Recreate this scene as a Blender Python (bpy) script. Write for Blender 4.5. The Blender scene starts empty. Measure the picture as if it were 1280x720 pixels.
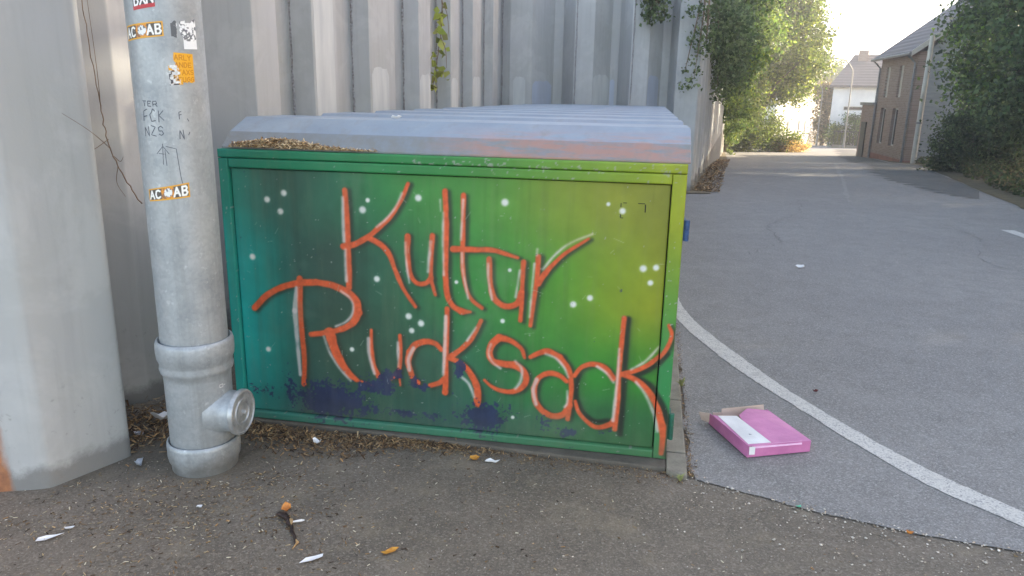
import bpy, math, random
import numpy as np
from mathutils import Matrix, Vector

# ------------------------------------------------------------------ camera, sky, sun, exposure
scene = bpy.context.scene
COL = scene.collection
CAM_H = 1.55
PITCH, ROLL = 0.254, 0.0193
cam_data = bpy.data.cameras.new('camera')
cam_data.sensor_width = 36.0
cam_data.lens = 36.0 * 926.96 / 1280.0
cam_data.clip_end = 2000.0
cam_data.clip_start = 0.05
cam = bpy.data.objects.new('camera', cam_data)
COL.objects.link(cam)
_f = Vector((0, math.cos(PITCH), -math.sin(PITCH)))
_r = Vector((1, 0, 0))
_u = _r.cross(_f)
_r2 = _r * math.cos(ROLL) + _u * math.sin(ROLL)
_u2 = -_r * math.sin(ROLL) + _u * math.cos(ROLL)
_m = Matrix((_r2, _u2, -_f)).transposed().to_4x4()
_m.translation = (0, 0, CAM_H)
cam.matrix_world = _m
scene.camera = cam

SUN_AZ, SUN_EL = math.radians(74), math.radians(21)      # azimuth clockwise from +Y
world = bpy.data.worlds.new('World')
scene.world = world
world.use_nodes = True
wn = world.node_tree
bg = wn.nodes['Background']
sky = wn.nodes.new('ShaderNodeTexSky')
sky.sky_type = 'NISHITA'
sky.sun_disc = False
sky.sun_elevation = SUN_EL
sky.sun_rotation = SUN_AZ
sky.air_density = 0.7
sky.dust_density = 1.2
sky.ozone_density = 0.3
tint = wn.nodes.new('ShaderNodeMix')            # one even warm cast over the whole sky: the photograph is balanced for shade
tint.data_type = 'RGBA'
tint.blend_type = 'MULTIPLY'
tint.inputs[0].default_value = 1.0
tint.inputs[7].default_value = (1.21, 1.02, 0.84, 1)
wn.links.new(sky.outputs['Color'], tint.inputs[6])
wn.links.new(tint.outputs[2], bg.inputs['Color'])
bg.inputs['Strength'].default_value = 0.15

sun_data = bpy.data.lights.new('sun', 'SUN')
sun_data.energy = 2.4
sun_data.angle = math.radians(0.53)
sun_data.color = (1.0, 0.88, 0.66)
sun = bpy.data.objects.new('sun', sun_data)
COL.objects.link(sun)
_sd = Vector((math.sin(SUN_AZ) * math.cos(SUN_EL), math.cos(SUN_AZ) * math.cos(SUN_EL), math.sin(SUN_EL)))
sun.rotation_euler = _sd.to_track_quat('Z', 'Y').to_euler()
sun.location = _sd * 60

vs = scene.view_settings
vs.view_transform = 'Standard'
vs.look = 'None'
vs.gamma = 1.0
vs.use_curve_mapping = False
vs.exposure = 2.65

R = random.Random(7)
NR = np.random.RandomState(11)

# ------------------------------------------------------------------ helpers
def lin(r, g, b):
    out = []
    for c in (r, g, b):
        c /= 255.0
        out.append(c / 12.92 if c <= 0.04045 else ((c + 0.055) / 1.055) ** 2.4)
    return tuple(out)

def lin_np(a):
    a = np.asarray(a, float) / 255.0
    return np.where(a <= 0.04045, a / 12.92, ((a + 0.055) / 1.055) ** 2.4)

KN = np.array([(-40, 0), (12, 0), (16, -.07), (20, -.22), (26, -.55), (33, -1.0), (42, -1.33), (52, -1.65), (72, -2.5), (120, -4.2), (420, -8)], float)
def tz(y):
    return np.interp(y, KN[:, 0], KN[:, 1])

class N:
    """small node builder for procedural materials"""
    def __init__(self, name):
        self.m = bpy.data.materials.new(name)
        self.m.use_nodes = True
        self.t = self.m.node_tree
        self.b = self.t.nodes['Principled BSDF']
        self.out = self.t.nodes['Material Output']
    def node(self, typ, **kw):
        n = self.t.nodes.new(typ)
        for k, v in kw.items():
            if hasattr(n, k) and not isinstance(v, tuple) and k not in n.inputs:
                setattr(n, k, v)
        return n
    def link(self, a, b):
        self.t.links.new(a, b)
    def coords(self, kind='Object', scale=(1, 1, 1)):
        tc = self.t.nodes.new('ShaderNodeTexCoord')
        mp = self.t.nodes.new('ShaderNodeMapping')
        mp.inputs['Scale'].default_value = scale
        self.link(tc.outputs[kind], mp.inputs['Vector'])
        return mp.outputs['Vector']
    def noise(self, vec, scale, detail=4, rough=0.55, dist=0.0):
        n = self.t.nodes.new('ShaderNodeTexNoise')
        n.inputs['Scale'].default_value = scale
        n.inputs['Detail'].default_value = detail
        n.inputs['Roughness'].default_value = rough
        n.inputs['Distortion'].default_value = dist
        self.link(vec, n.inputs['Vector'])
        return n.outputs['Fac']
    def voronoi(self, vec, scale, out='Color', feature='F1'):
        n = self.t.nodes.new('ShaderNodeTexVoronoi')
        n.feature = feature
        n.inputs['Scale'].default_value = scale
        self.link(vec, n.inputs['Vector'])
        return n.outputs[out]
    def ramp(self, fac, stops):
        n = self.t.nodes.new('ShaderNodeValToRGB')
        e = n.color_ramp.elements
        while len(e) < len(stops):
            e.new(0.5)
        for i, (p, c) in enumerate(stops):
            e[i].position = p
            e[i].color = (c, c, c, 1) if isinstance(c, (int, float)) else (*c[:3], 1)
        self.link(fac, n.inputs['Fac'])
        return n.outputs['Color']
    def mix(self, fac, a, b, mode='MIX'):
        n = self.t.nodes.new('ShaderNodeMix')
        n.data_type = 'RGBA'
        n.blend_type = mode
        for sock, v in ((n.inputs[0], fac), (n.inputs[6], a), (n.inputs[7], b)):
            if isinstance(v, (int, float)):
                sock.default_value = v
            elif isinstance(v, tuple):
                sock.default_value = (*v[:3], 1)
            else:
                self.link(v, sock)
        return n.outputs[2]
    def math(self, op, a, b=0.0, clamp=False):
        n = self.t.nodes.new('ShaderNodeMath')
        n.operation = op
        n.use_clamp = clamp
        for sock, v in ((n.inputs[0], a), (n.inputs[1], b)):
            if isinstance(v, (int, float)):
                sock.default_value = v
            else:
                self.link(v, sock)
        return n.outputs[0]
    def sep(self, vec):
        n = self.t.nodes.new('ShaderNodeSeparateXYZ')
        self.link(vec, n.inputs[0])
        return n.outputs
    def attr(self, name):
        n = self.t.nodes.new('ShaderNodeAttribute')
        n.attribute_name = name
        return n.outputs['Color']
    def bump(self, h, strength=0.3, dist=0.01):
        n = self.t.nodes.new('ShaderNodeBump')
        n.inputs['Strength'].default_value = strength
        n.inputs['Distance'].default_value = dist
        self.link(h, n.inputs['Height'])
        self.link(n.outputs['Normal'], self.b.inputs['Normal'])
    def set(self, color=None, rough=None, metal=None, spec=None):
        for key, v in (('Base Color', color), ('Roughness', rough), ('Metallic', metal), ('Specular IOR Level', spec)):
            if v is None:
                continue
            s = self.b.inputs[key]
            if isinstance(v, (int, float)):
                s.default_value = v
            elif isinstance(v, tuple):
                s.default_value = (*v[:3], 1)
            else:
                self.link(v, s)
        return self.m

def simple_mat(name, col, col2=None, scale=8.0, rough=0.7, metal=0.0, bump=0.0, stretch=(1, 1, 1), kind='Object', spec=0.4):
    n = N(name)
    v = n.coords(kind, stretch)
    f = n.noise(v, scale, 5)
    c2 = col2 or tuple(c * 0.7 for c in col)
    c = n.ramp(f, [(0.35, col), (0.65, c2)])
    n.set(c, rough, metal, spec)
    if bump:
        n.bump(f, bump, 0.01)
    return n.m

def mesh_fast(name, verts, faces_flat, per):
    """verts (n,3) array, faces as flat index array with 'per' corners each"""
    me = bpy.data.meshes.new(name)
    verts = np.asarray(verts, np.float32)
    idx = np.asarray(faces_flat, np.int32).ravel()
    nf = len(idx) // per
    me.vertices.add(len(verts))
    me.vertices.foreach_set('co', verts.ravel())
    me.loops.add(len(idx))
    me.loops.foreach_set('vertex_index', idx)
    me.polygons.add(nf)
    me.polygons.foreach_set('loop_start', np.arange(0, nf * per, per, dtype=np.int32))
    me.update(calc_edges=True)
    return me

def set_cols(me, cols, name='Col'):
    a = me.color_attributes.new(name, 'FLOAT_COLOR', 'POINT')
    c = np.ones((len(me.vertices), 4), np.float32)
    c[:, :3] = cols
    a.data.foreach_set('color', c.ravel())

def smooth(me):
    me.polygons.foreach_set('use_smooth', np.ones(len(me.polygons), bool))
    me.update()

def link(name, me, mat=None, parent=None, world=False):
    """world=True: mesh is in world coordinates although parented to an Empty that stands elsewhere"""
    o = bpy.data.objects.new(name, me)
    if mat is not None and len(me.materials) == 0:
        me.materials.append(mat)
    COL.objects.link(o)
    if parent is not None:
        o.parent = parent
        if world:
            o.matrix_parent_inverse = (Matrix.Translation(parent.location) @ parent.rotation_euler.to_matrix().to_4x4()).inverted()
    return o

def tag(o, label=None, cat=None, group=None, kind=None):
    if label: o['label'] = label
    if cat: o['category'] = cat
    if group: o['group'] = group
    if kind: o['kind'] = kind
    return o

def thing(name, label, cat, loc=(0, 0, 0), rz=0.0, group=None):
    o = bpy.data.objects.new(name, None)
    o.empty_display_size = 0.1
    COL.objects.link(o)
    o.location = loc
    o.rotation_euler = (0, 0, rz)
    return tag(o, label, cat, group)

class MB:
    """collects simple solids into one mesh"""
    def __init__(self):
        self.v, self.f = [], []
    def add(self, vs, fs):
        k = len(self.v)
        self.v += [tuple(p) for p in vs]
        self.f += [tuple(i + k for i in q) for q in fs]
        return self
    def box(self, x0, x1, y0, y1, z0, z1):
        return self.add([(x0, y0, z0), (x1, y0, z0), (x1, y1, z0), (x0, y1, z0), (x0, y0, z1), (x1, y0, z1), (x1, y1, z1), (x0, y1, z1)],
                        [(0, 3, 2, 1), (4, 5, 6, 7), (0, 1, 5, 4), (1, 2, 6, 5), (2, 3, 7, 6), (3, 0, 4, 7)])
    def hexa(self, b, t):
        """bottom quad b and top quad t, both counter-clockwise from above"""
        return self.add(list(b) + list(t), [(0, 3, 2, 1), (4, 5, 6, 7), (0, 1, 5, 4), (1, 2, 6, 5), (2, 3, 7, 6), (3, 0, 4, 7)])
    def tube(self, pts, rad, n=8, cap=True):
        pts = [Vector(p) for p in pts]
        rad = rad if isinstance(rad, (list, tuple)) else [rad] * len(pts)
        k = len(self.v)
        ref = None
        for i, p in enumerate(pts):
            d = (pts[min(i + 1, len(pts) - 1)] - pts[max(i - 1, 0)])
            d = d.normalized() if d.length > 1e-9 else Vector((0, 0, 1))
            if ref is None:
                ref = d.orthogonal().normalized()
            ref = (ref - d * ref.dot(d))
            ref = ref.normalized() if ref.length > 1e-6 else d.orthogonal().normalized()
            b = d.cross(ref)
            for j in range(n):
                a = 2 * math.pi * j / n
                self.v.append(tuple(p + (ref * math.cos(a) + b * math.sin(a)) * rad[i]))
        for i in range(len(pts) - 1):
            for j in range(n):
                a, b2 = k + i * n + j, k + i * n + (j + 1) % n
                self.f.append((a, b2, b2 + n, a + n))
        if cap:
            self.f.append(tuple(k + j for j in range(n))[::-1])
            e = k + (len(pts) - 1) * n
            self.f.append(tuple(e + j for j in range(n)))
        return self
    def lathe(self, prof, c=(0, 0, 0), axis=(0, 0, 1), n=32, cap=True):
        """prof: list of (radius, height along axis)"""
        ax = Vector(axis).normalized()
        e1 = ax.orthogonal().normalized()
        e2 = ax.cross(e1)
        c = Vector(c)
        k = len(self.v)
        for r_, h in prof:
            for j in range(n):
                a = 2 * math.pi * j / n
                self.v.append(tuple(c + ax * h + (e1 * math.cos(a) + e2 * math.sin(a)) * r_))
        for i in range(len(prof) - 1):
            for j in range(n):
                a, b = k + i * n + j, k + i * n + (j + 1) % n
                self.f.append((a, b, b + n, a + n))
        if cap:
            self.f.append(tuple(k + j for j in range(n))[::-1])
            e = k + (len(prof) - 1) * n
            self.f.append(tuple(e + j for j in range(n)))
        return self
    def prism(self, poly, axis_vec):
        """poly: list of 3D points (planar), extruded by axis_vec"""
        a = Vector(axis_vec)
        n = len(poly)
        p2 = [tuple(Vector(p) + a) for p in poly]
        return self.add(list(poly) + p2, [tuple(range(n))[::-1], tuple(range(n, 2 * n))] + [(i, (i + 1) % n, n + (i + 1) % n, n + i) for i in range(n)])
    def mesh(self, name, bevel=0.0, smooth_angle=None):
        me = bpy.data.meshes.new(name)
        me.from_pydata(self.v, [], self.f)
        import bmesh
        bm = bmesh.new()
        bm.from_mesh(me)
        bmesh.ops.recalc_face_normals(bm, faces=bm.faces)
        if bevel:
            es = [e for e in bm.edges if len(e.link_faces) == 2 and e.calc_face_angle(0) > 0.6]
            bmesh.ops.bevel(bm, geom=es, offset=bevel, segments=2, affect='EDGES', profile=0.6)
        bm.to_mesh(me)
        bm.free()
        if smooth_angle is not None:
            smooth(me)
            me.set_sharp_from_angle(angle=smooth_angle)
        return me
    def build(self, name, mat, parent=None, bevel=0.0, smooth_angle=None, world=False):
        return link(name, self.mesh(name, bevel, smooth_angle), mat, parent, world)

def vnoise(u, v, scale, seed=0):
    rs = np.random.RandomState(seed)
    g = rs.rand(256, 256)
    x, y = u * scale, v * scale
    xi, yi = np.floor(x).astype(int), np.floor(y).astype(int)
    fx, fy = x - xi, y - yi
    fx, fy = fx * fx * (3 - 2 * fx), fy * fy * (3 - 2 * fy)
    a = g[xi % 256, yi % 256]; b = g[(xi + 1) % 256, yi % 256]
    c = g[xi % 256, (yi + 1) % 256]; d = g[(xi + 1) % 256, (yi + 1) % 256]
    return (a * (1 - fx) + b * fx) * (1 - fy) + (c * (1 - fx) + d * fx) * fy

def fbm(u, v, scale, seed=0, octs=4):
    s, amp, tot = 0, 1.0, 0
    for i in range(octs):
        s = s + amp * vnoise(u + 7.3 * i, v + 3.1 * i, scale * 2 ** i, seed + i)
        tot += amp
        amp *= 0.55
    return s / tot

def sstep(a, b, x):
    t = np.clip((x - a) / (b - a), 0, 1)
    return t * t * (3 - 2 * t)

def catmull(pts, sub=8):
    p = [np.array(q, float) for q in pts]
    if len(p) < 3:
        return np.array(p)
    p = [2 * p[0] - p[1]] + p + [2 * p[-1] - p[-2]]
    out = []
    for i in range(1, len(p) - 2):
        for k in range(sub):
            t = k / sub
            out.append(0.5 * ((2 * p[i]) + (-p[i - 1] + p[i + 1]) * t + (2 * p[i - 1] - 5 * p[i] + 4 * p[i + 1] - p[i + 2]) * t * t + (-p[i - 1] + 3 * p[i] - 3 * p[i + 1] + p[i + 2]) * t ** 3))
    out.append(p[-2])
    return np.array(out)

def stroke_alpha(P, pts, w0, w1, soft, wob=None):
    """coverage (0..1) of a brush stroke over the points P (n,2)"""
    c = catmull(pts)
    m = max(w0, w1) / 2 + soft
    res = np.zeros(len(P))
    sel = np.where((P[:, 0] > c[:, 0].min() - m) & (P[:, 0] < c[:, 0].max() + m) & (P[:, 1] > c[:, 1].min() - m) & (P[:, 1] < c[:, 1].max() + m))[0]
    if len(sel) == 0:
        return res
    Q = P[sel]
    best = np.full(len(Q), -1e9)
    L = len(c) - 1
    for i in range(L):
        a, b = c[i], c[i + 1]
        d = b - a
        t = np.clip(((Q - a) @ d) / max(d @ d, 1e-12), 0, 1)
        dist = np.hypot(Q[:, 0] - a[0] - t * d[0], Q[:, 1] - a[1] - t * d[1])
        hw = (w0 + (w1 - w0) * (i + t) / L) / 2
        if wob is not None:
            hw = hw * wob[sel]
        best = np.maximum(best, hw - dist)
    res[sel] = sstep(-soft, soft, best)
    return res

# plan of the pile wall (metres), each list one pile
PILES = [
    [(-3.3, 2.0), (-2.75, 2.25), (-2.55, 2.62), (-2.1, 2.6)],
    [(-2.1, 2.6), (-1.975, 2.625), (-1.86, 2.645), (-1.825, 2.66), (-1.805, 2.685), (-1.65, 2.925), (-1.648, 2.95), (-1.7, 3.0), (-2.05, 3.15)],
    [(-2.05, 3.15), (-2.12, 3.36), (-1.84, 3.52), (-1.815, 3.62), (-1.8, 3.92), (-2.1, 4.02)],
    [(-2.1, 4.02), (-2.06, 4.78), (-1.625, 4.8), (-1.562, 5.086), (-2.037, 5.236)],
    [(-2.037, 5.236), (-1.797, 6.1), (-1.594, 6.09), (-1.502, 6.506), (-1.712, 6.626)],
    [(-1.712, 6.626), (-1.565, 7.27), (-1.375, 7.26), (-1.237, 7.89), (-1.409, 8.01)],
    [(-1.409, 8.01), (-1.261, 8.44), (-1.058, 8.43), (-0.976, 8.807), (-1.207, 8.927)],
    [(-1.207, 8.927), (-1.019, 9.61), (-0.813, 9.6), (-0.738, 9.945), (-0.958, 10.065)],
    [(-0.958, 10.065), (-0.777, 10.78), (-0.608, 10.77), (-0.515, 11.196), (-0.683, 11.316)],
    [(-0.683, 11.316), (-0.531, 11.95), (-0.362, 11.94), (-0.294, 12.249), (-0.452, 12.369)],
    [(-0.452, 12.369), (-0.26, 13.12), (-0.109, 13.0), (0.258, 13.0), (0.649, 13.5), (0.804, 13.5)],
    [(0.804, 13.5), (0.964, 13.0), (1.29, 13.0), (1.636, 13.5), (1.777, 13.5)],
    [(1.777, 13.5), (1.915, 13.0), (2.214, 13.0), (2.525, 13.5), (2.666, 13.5)],
    [(2.666, 13.5), (2.69, 13.0), (3.058, 12.95)],
]
# brush strokes of the mural in metres on the end face: layer, start and end width, path
STROKES = [
    ('o', 0.0257, 0.0257, [(0.583, 1.136), (0.588, 1.027), (0.588, 0.894), (0.59, 0.776), (0.585, 0.701)]),
    ('o', 0.0178, 0.0284, [(0.871, 1.176), (0.841, 1.108), (0.794, 1.037), (0.748, 0.991), (0.691, 0.942), (0.625, 0.901), (0.567, 0.887)]),
    ('o', 0.0277, 0.0166, [(0.686, 0.933), (0.745, 0.903), (0.781, 0.86), (0.807, 0.79), (0.842, 0.71), (0.896, 0.632)]),
    ('w', 0.0148, 0.0148, [(0.572, 1.105), (0.57, 1.009), (0.57, 0.911)]),
    ('w', 0.015, 0.015, [(0.575, 0.871), (0.574, 0.794), (0.575, 0.73)]),
    ('w', 0.0125, 0.0107, [(0.843, 1.134), (0.813, 1.073), (0.767, 1.018), (0.725, 0.983)]),
    ('o', 0.0253, 0.0217, [(0.865, 0.949), (0.865, 0.865), (0.871, 0.794), (0.889, 0.754), (0.916, 0.738), (0.948, 0.745), (0.969, 0.768)]),
    ('o', 0.0232, 0.0125, [(0.977, 0.957), (0.972, 0.871), (0.969, 0.773), (0.978, 0.728), (0.988, 0.693)]),
    ('w', 0.0145, 0.0073, [(0.855, 0.918), (0.858, 0.829), (0.87, 0.74)]),
    ('w', 0.0179, 0.0143, [(0.969, 0.928), (0.956, 0.797)]),
    ('o', 0.0244, 0.0244, [(1.035, 1.151), (1.039, 1.03), (1.038, 0.904), (1.036, 0.786), (1.043, 0.697), (1.068, 0.648), (1.108, 0.625)]),
    ('o', 0.0253, 0.0108, [(1.108, 0.625), (1.148, 0.626)]),
    ('w', 0.0123, 0.0106, [(1.027, 1.058), (1.024, 0.933), (1.027, 0.786)]),
    ('w', 0.0056, 0.0056, [(1.013, 1.114), (1.015, 1.067)]),
    ('o', 0.0225, 0.0156, [(1.115, 1.137), (1.114, 0.986), (1.112, 0.84), (1.125, 0.742), (1.152, 0.684), (1.199, 0.647)]),
    ('o', 0.0284, 0.0142, [(1.068, 0.903), (1.156, 0.906), (1.244, 0.908), (1.301, 0.895), (1.354, 0.881)]),
    ('w', 0.0111, 0.0104, [(1.114, 1.118), (1.104, 0.947)]),
    ('w', 0.0113, 0.0106, [(1.109, 0.887), (1.113, 0.811), (1.137, 0.688)]),
    ('o', 0.0245, 0.028, [(1.229, 0.869), (1.235, 0.769), (1.251, 0.701), (1.286, 0.668), (1.325, 0.664), (1.359, 0.683), (1.372, 0.729)]),
    ('o', 0.0241, 0.0189, [(1.379, 0.864), (1.376, 0.778), (1.374, 0.66), (1.371, 0.604)]),
    ('w', 0.0105, 0.0105, [(1.225, 0.847), (1.227, 0.778), (1.244, 0.69)]),
    ('w', 0.0104, 0.0104, [(1.364, 0.826), (1.348, 0.708)]),
    ('o', 0.0238, 0.017, [(1.443, 0.891), (1.438, 0.792), (1.426, 0.683), (1.416, 0.583)]),
    ('o', 0.0275, 0.0103, [(1.446, 0.773), (1.468, 0.813), (1.504, 0.859), (1.558, 0.913), (1.651, 0.979)]),
    ('w', 0.0109, 0.0082, [(1.463, 0.837), (1.51, 0.9), (1.574, 0.956), (1.666, 1.0)]),
    ('w', 0.0089, 0.0089, [(1.426, 0.859), (1.419, 0.762), (1.411, 0.623)]),
    ('w', 0.0102, 0.0102, [(1.437, 0.922), (1.435, 0.898)]),
    ('o', 0.0283, 0.0283, [(0.116, 0.571), (0.178, 0.633), (0.25, 0.676), (0.34, 0.705), (0.428, 0.714)]),
    ('o', 0.0271, 0.0387, [(0.428, 0.714), (0.504, 0.705), (0.57, 0.68), (0.616, 0.64), (0.626, 0.589)]),
    ('o', 0.0382, 0.0229, [(0.626, 0.589), (0.602, 0.54), (0.553, 0.506), (0.484, 0.481), (0.39, 0.463)]),
    ('o', 0.0273, 0.0234, [(0.349, 0.726), (0.344, 0.611), (0.346, 0.468), (0.351, 0.341), (0.342, 0.213)]),
    ('o', 0.0549, 0.0235, [(0.484, 0.478), (0.504, 0.403), (0.533, 0.337), (0.573, 0.282), (0.606, 0.257)]),
    ('o', 0.0118, 0.0039, [(0.606, 0.257), (0.65, 0.249), (0.688, 0.236)]),
    ('w', 0.0157, 0.0274, [(0.331, 0.681), (0.317, 0.571)]),
    ('w', 0.0277, 0.0158, [(0.317, 0.571), (0.321, 0.417), (0.326, 0.259)]),
    ('w', 0.01, 0.01, [(0.546, 0.681), (0.587, 0.652), (0.603, 0.615), (0.594, 0.572), (0.564, 0.537), (0.514, 0.511)]),
    ('w', 0.0118, 0.0118, [(0.454, 0.457), (0.479, 0.381), (0.525, 0.307), (0.577, 0.252)]),
    ('o', 0.0153, 0.0249, [(0.685, 0.506), (0.683, 0.427), (0.691, 0.341), (0.714, 0.285)]),
    ('o', 0.017, 0.0189, [(0.821, 0.491), (0.822, 0.4), (0.814, 0.332), (0.786, 0.289)]),
    ('o', 0.0192, 0.0115, [(0.786, 0.289), (0.771, 0.275)]),
    ('o', 0.0115, 0.0077, [(0.813, 0.318), (0.818, 0.25)]),
    ('w', 0.0173, 0.0154, [(0.671, 0.465), (0.672, 0.388), (0.695, 0.298)]),
    ('w', 0.0129, 0.0114, [(0.811, 0.457), (0.811, 0.342)]),
    ('o', 0.0223, 0.0297, [(1.014, 0.44), (0.986, 0.466), (0.94, 0.472), (0.893, 0.452), (0.866, 0.414)]),
    ('o', 0.0302, 0.0264, [(0.866, 0.414), (0.858, 0.365), (0.869, 0.323), (0.881, 0.29), (0.902, 0.272)]),
    ('o', 0.0227, 0.0227, [(0.961, 0.263), (1.004, 0.28), (1.027, 0.303)]),
    ('w', 0.0169, 0.0169, [(0.884, 0.436), (0.86, 0.385), (0.863, 0.329)]),
    ('o', 0.0218, 0.0273, [(1.042, 0.633), (1.04, 0.531), (1.034, 0.418), (1.036, 0.323), (1.031, 0.236)]),
    ('o', 0.0198, 0.0251, [(1.196, 0.589), (1.16, 0.513), (1.115, 0.458), (1.053, 0.406)]),
    ('o', 0.0222, 0.0333, [(1.053, 0.403), (1.106, 0.382), (1.152, 0.334), (1.18, 0.269), (1.182, 0.194)]),
    ('w', 0.0183, 0.0164, [(1.035, 0.596), (1.031, 0.465), (1.023, 0.322)]),
    ('w', 0.0094, 0.0094, [(1.173, 0.556), (1.133, 0.492)]),
    ('w', 0.0126, 0.0126, [(1.106, 0.32), (1.143, 0.285), (1.166, 0.228)]),
    ('o', 0.0142, 0.032, [(1.394, 0.434), (1.376, 0.476), (1.328, 0.508), (1.28, 0.518)]),
    ('o', 0.0322, 0.0322, [(1.28, 0.518), (1.247, 0.484), (1.235, 0.442), (1.251, 0.406), (1.298, 0.397), (1.35, 0.397)]),
    ('o', 0.0323, 0.0143, [(1.35, 0.397), (1.39, 0.372), (1.403, 0.331), (1.384, 0.292), (1.34, 0.268), (1.284, 0.27), (1.243, 0.287), (1.214, 0.312)]),
    ('w', 0.0115, 0.0108, [(1.241, 0.483), (1.231, 0.441), (1.25, 0.401), (1.286, 0.375)]),
    ('w', 0.0129, 0.0122, [(1.353, 0.414), (1.382, 0.379), (1.377, 0.321), (1.356, 0.285)]),
    ('o', 0.0177, 0.0284, [(1.42, 0.439), (1.462, 0.463), (1.501, 0.473), (1.548, 0.45)]),
    ('o', 0.0279, 0.0209, [(1.548, 0.45), (1.589, 0.398), (1.604, 0.325), (1.601, 0.241), (1.594, 0.162)]),
    ('o', 0.0211, 0.0246, [(1.583, 0.34), (1.551, 0.364), (1.504, 0.371), (1.459, 0.345), (1.439, 0.293)]),
    ('o', 0.0251, 0.0286, [(1.439, 0.293), (1.447, 0.234), (1.478, 0.191), (1.526, 0.17), (1.574, 0.183), (1.599, 0.228)]),
    ('w', 0.0105, 0.0105, [(1.487, 0.459), (1.533, 0.442), (1.569, 0.404), (1.589, 0.361)]),
    ('w', 0.0196, 0.0143, [(1.45, 0.336), (1.436, 0.284), (1.45, 0.218)]),
    ('w', 0.0106, 0.0106, [(1.588, 0.294), (1.589, 0.24), (1.578, 0.218)]),
    ('o', 0.0209, 0.0244, [(1.616, 0.369), (1.644, 0.409), (1.691, 0.43), (1.744, 0.418), (1.785, 0.371)]),
    ('o', 0.0141, 0.0264, [(1.624, 0.25), (1.642, 0.2), (1.682, 0.157), (1.726, 0.136), (1.778, 0.153), (1.8, 0.175)]),
    ('k', 0.0209, 0.0174, [(1.635, 0.371), (1.624, 0.313), (1.633, 0.251), (1.664, 0.196), (1.714, 0.164), (1.772, 0.172)]),
    ('w', 0.0103, 0.0103, [(1.712, 0.421), (1.755, 0.393), (1.786, 0.354)]),
    ('o', 0.02, 0.0216, [(1.816, 0.646), (1.811, 0.52), (1.808, 0.387), (1.809, 0.274), (1.803, 0.135)]),
    ('k', 0.0199, 0.0199, [(1.834, 0.643), (1.831, 0.5), (1.833, 0.355), (1.832, 0.23), (1.828, 0.114)]),
    ('w', 0.0101, 0.0135, [(1.803, 0.508), (1.803, 0.386), (1.794, 0.175)]),
    ('o', 0.013, 0.0228, [(2.002, 0.635), (2.017, 0.591), (1.996, 0.524), (1.948, 0.463), (1.889, 0.421), (1.818, 0.394)]),
    ('k', 0.0165, 0.0198, [(2.006, 0.509), (1.959, 0.445), (1.89, 0.398), (1.839, 0.39)]),
    ('w', 0.0099, 0.0099, [(1.969, 0.531), (1.917, 0.463), (1.858, 0.419)]),
    ('o', 0.0204, 0.0323, [(1.818, 0.394), (1.871, 0.379), (1.925, 0.341), (1.976, 0.267), (2.005, 0.179)]),
    ('o', 0.0322, 0.0237, [(2.005, 0.179), (2.011, 0.122), (2.01, 0.052)]),
    ('k', 0.0169, 0.027, [(1.881, 0.388), (1.945, 0.355), (1.995, 0.286), (2.027, 0.204)]),
    ('w', 0.0102, 0.0169, [(1.882, 0.365), (1.927, 0.308), (1.969, 0.221), (1.986, 0.154)]),
]
DOTS = [
    (0.214, 1.081, 0.015),
    (0.296, 1.113, 0.015),
    (0.275, 1.03, 0.015),
    (0.124, 0.815, 0.016),
    (0.172, 0.373, 0.014),
    (0.662, 1.055, 0.017),
    (0.687, 1.098, 0.011),
    (0.916, 1.118, 0.016),
    (0.719, 0.748, 0.015),
    (0.864, 0.585, 0.016),
    (0.921, 0.556, 0.016),
    (0.877, 0.519, 0.014),
    (0.589, 0.406, 0.012),
    (1.294, 1.115, 0.017),
    (1.32, 0.825, 0.009),
    (1.084, 0.757, 0.009),
    (1.292, 0.595, 0.011),
    (1.598, 0.692, 0.015),
    (1.668, 0.725, 0.014),
    (1.725, 1.127, 0.009),
    (1.784, 1.101, 0.014),
    (1.882, 0.866, 0.016),
    (1.934, 0.873, 0.014),
    (1.915, 0.807, 0.013),
    (1.346, 0.145, 0.009),
]
NAVY = [
    (0.476, 0.141, 0.193, 0.097, 1.0),
    (0.707, 0.227, 0.133, 0.047, 0.8),
    (0.751, 0.274, 0.035, 0.05, 1.0),
    (0.809, 0.303, 0.023, 0.035, 1.0),
    (0.885, 0.271, 0.034, 0.038, 0.9),
    (0.926, 0.247, 0.034, 0.03, 0.7),
    (1.207, 0.134, 0.112, 0.074, 1.0),
    (0.821, 0.111, 0.078, 0.031, 0.75),
    (0.974, 0.118, 0.069, 0.027, 0.6),
    (1.102, 0.356, 0.03, 0.041, 1.0),
    (1.321, 0.154, 0.044, 0.051, 0.55),
    (1.492, 0.136, 0.058, 0.036, 0.55),
    (1.594, 0.089, 0.05, 0.036, 0.65),
    (0.269, 0.182, 0.041, 0.09, 0.62),
    (0.145, 0.162, 0.092, 0.058, 0.42),
    (1.777, 0.109, 0.07, 0.028, 0.4),
    (0.626, 0.119, 0.119, 0.04, 0.7),
]

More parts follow.
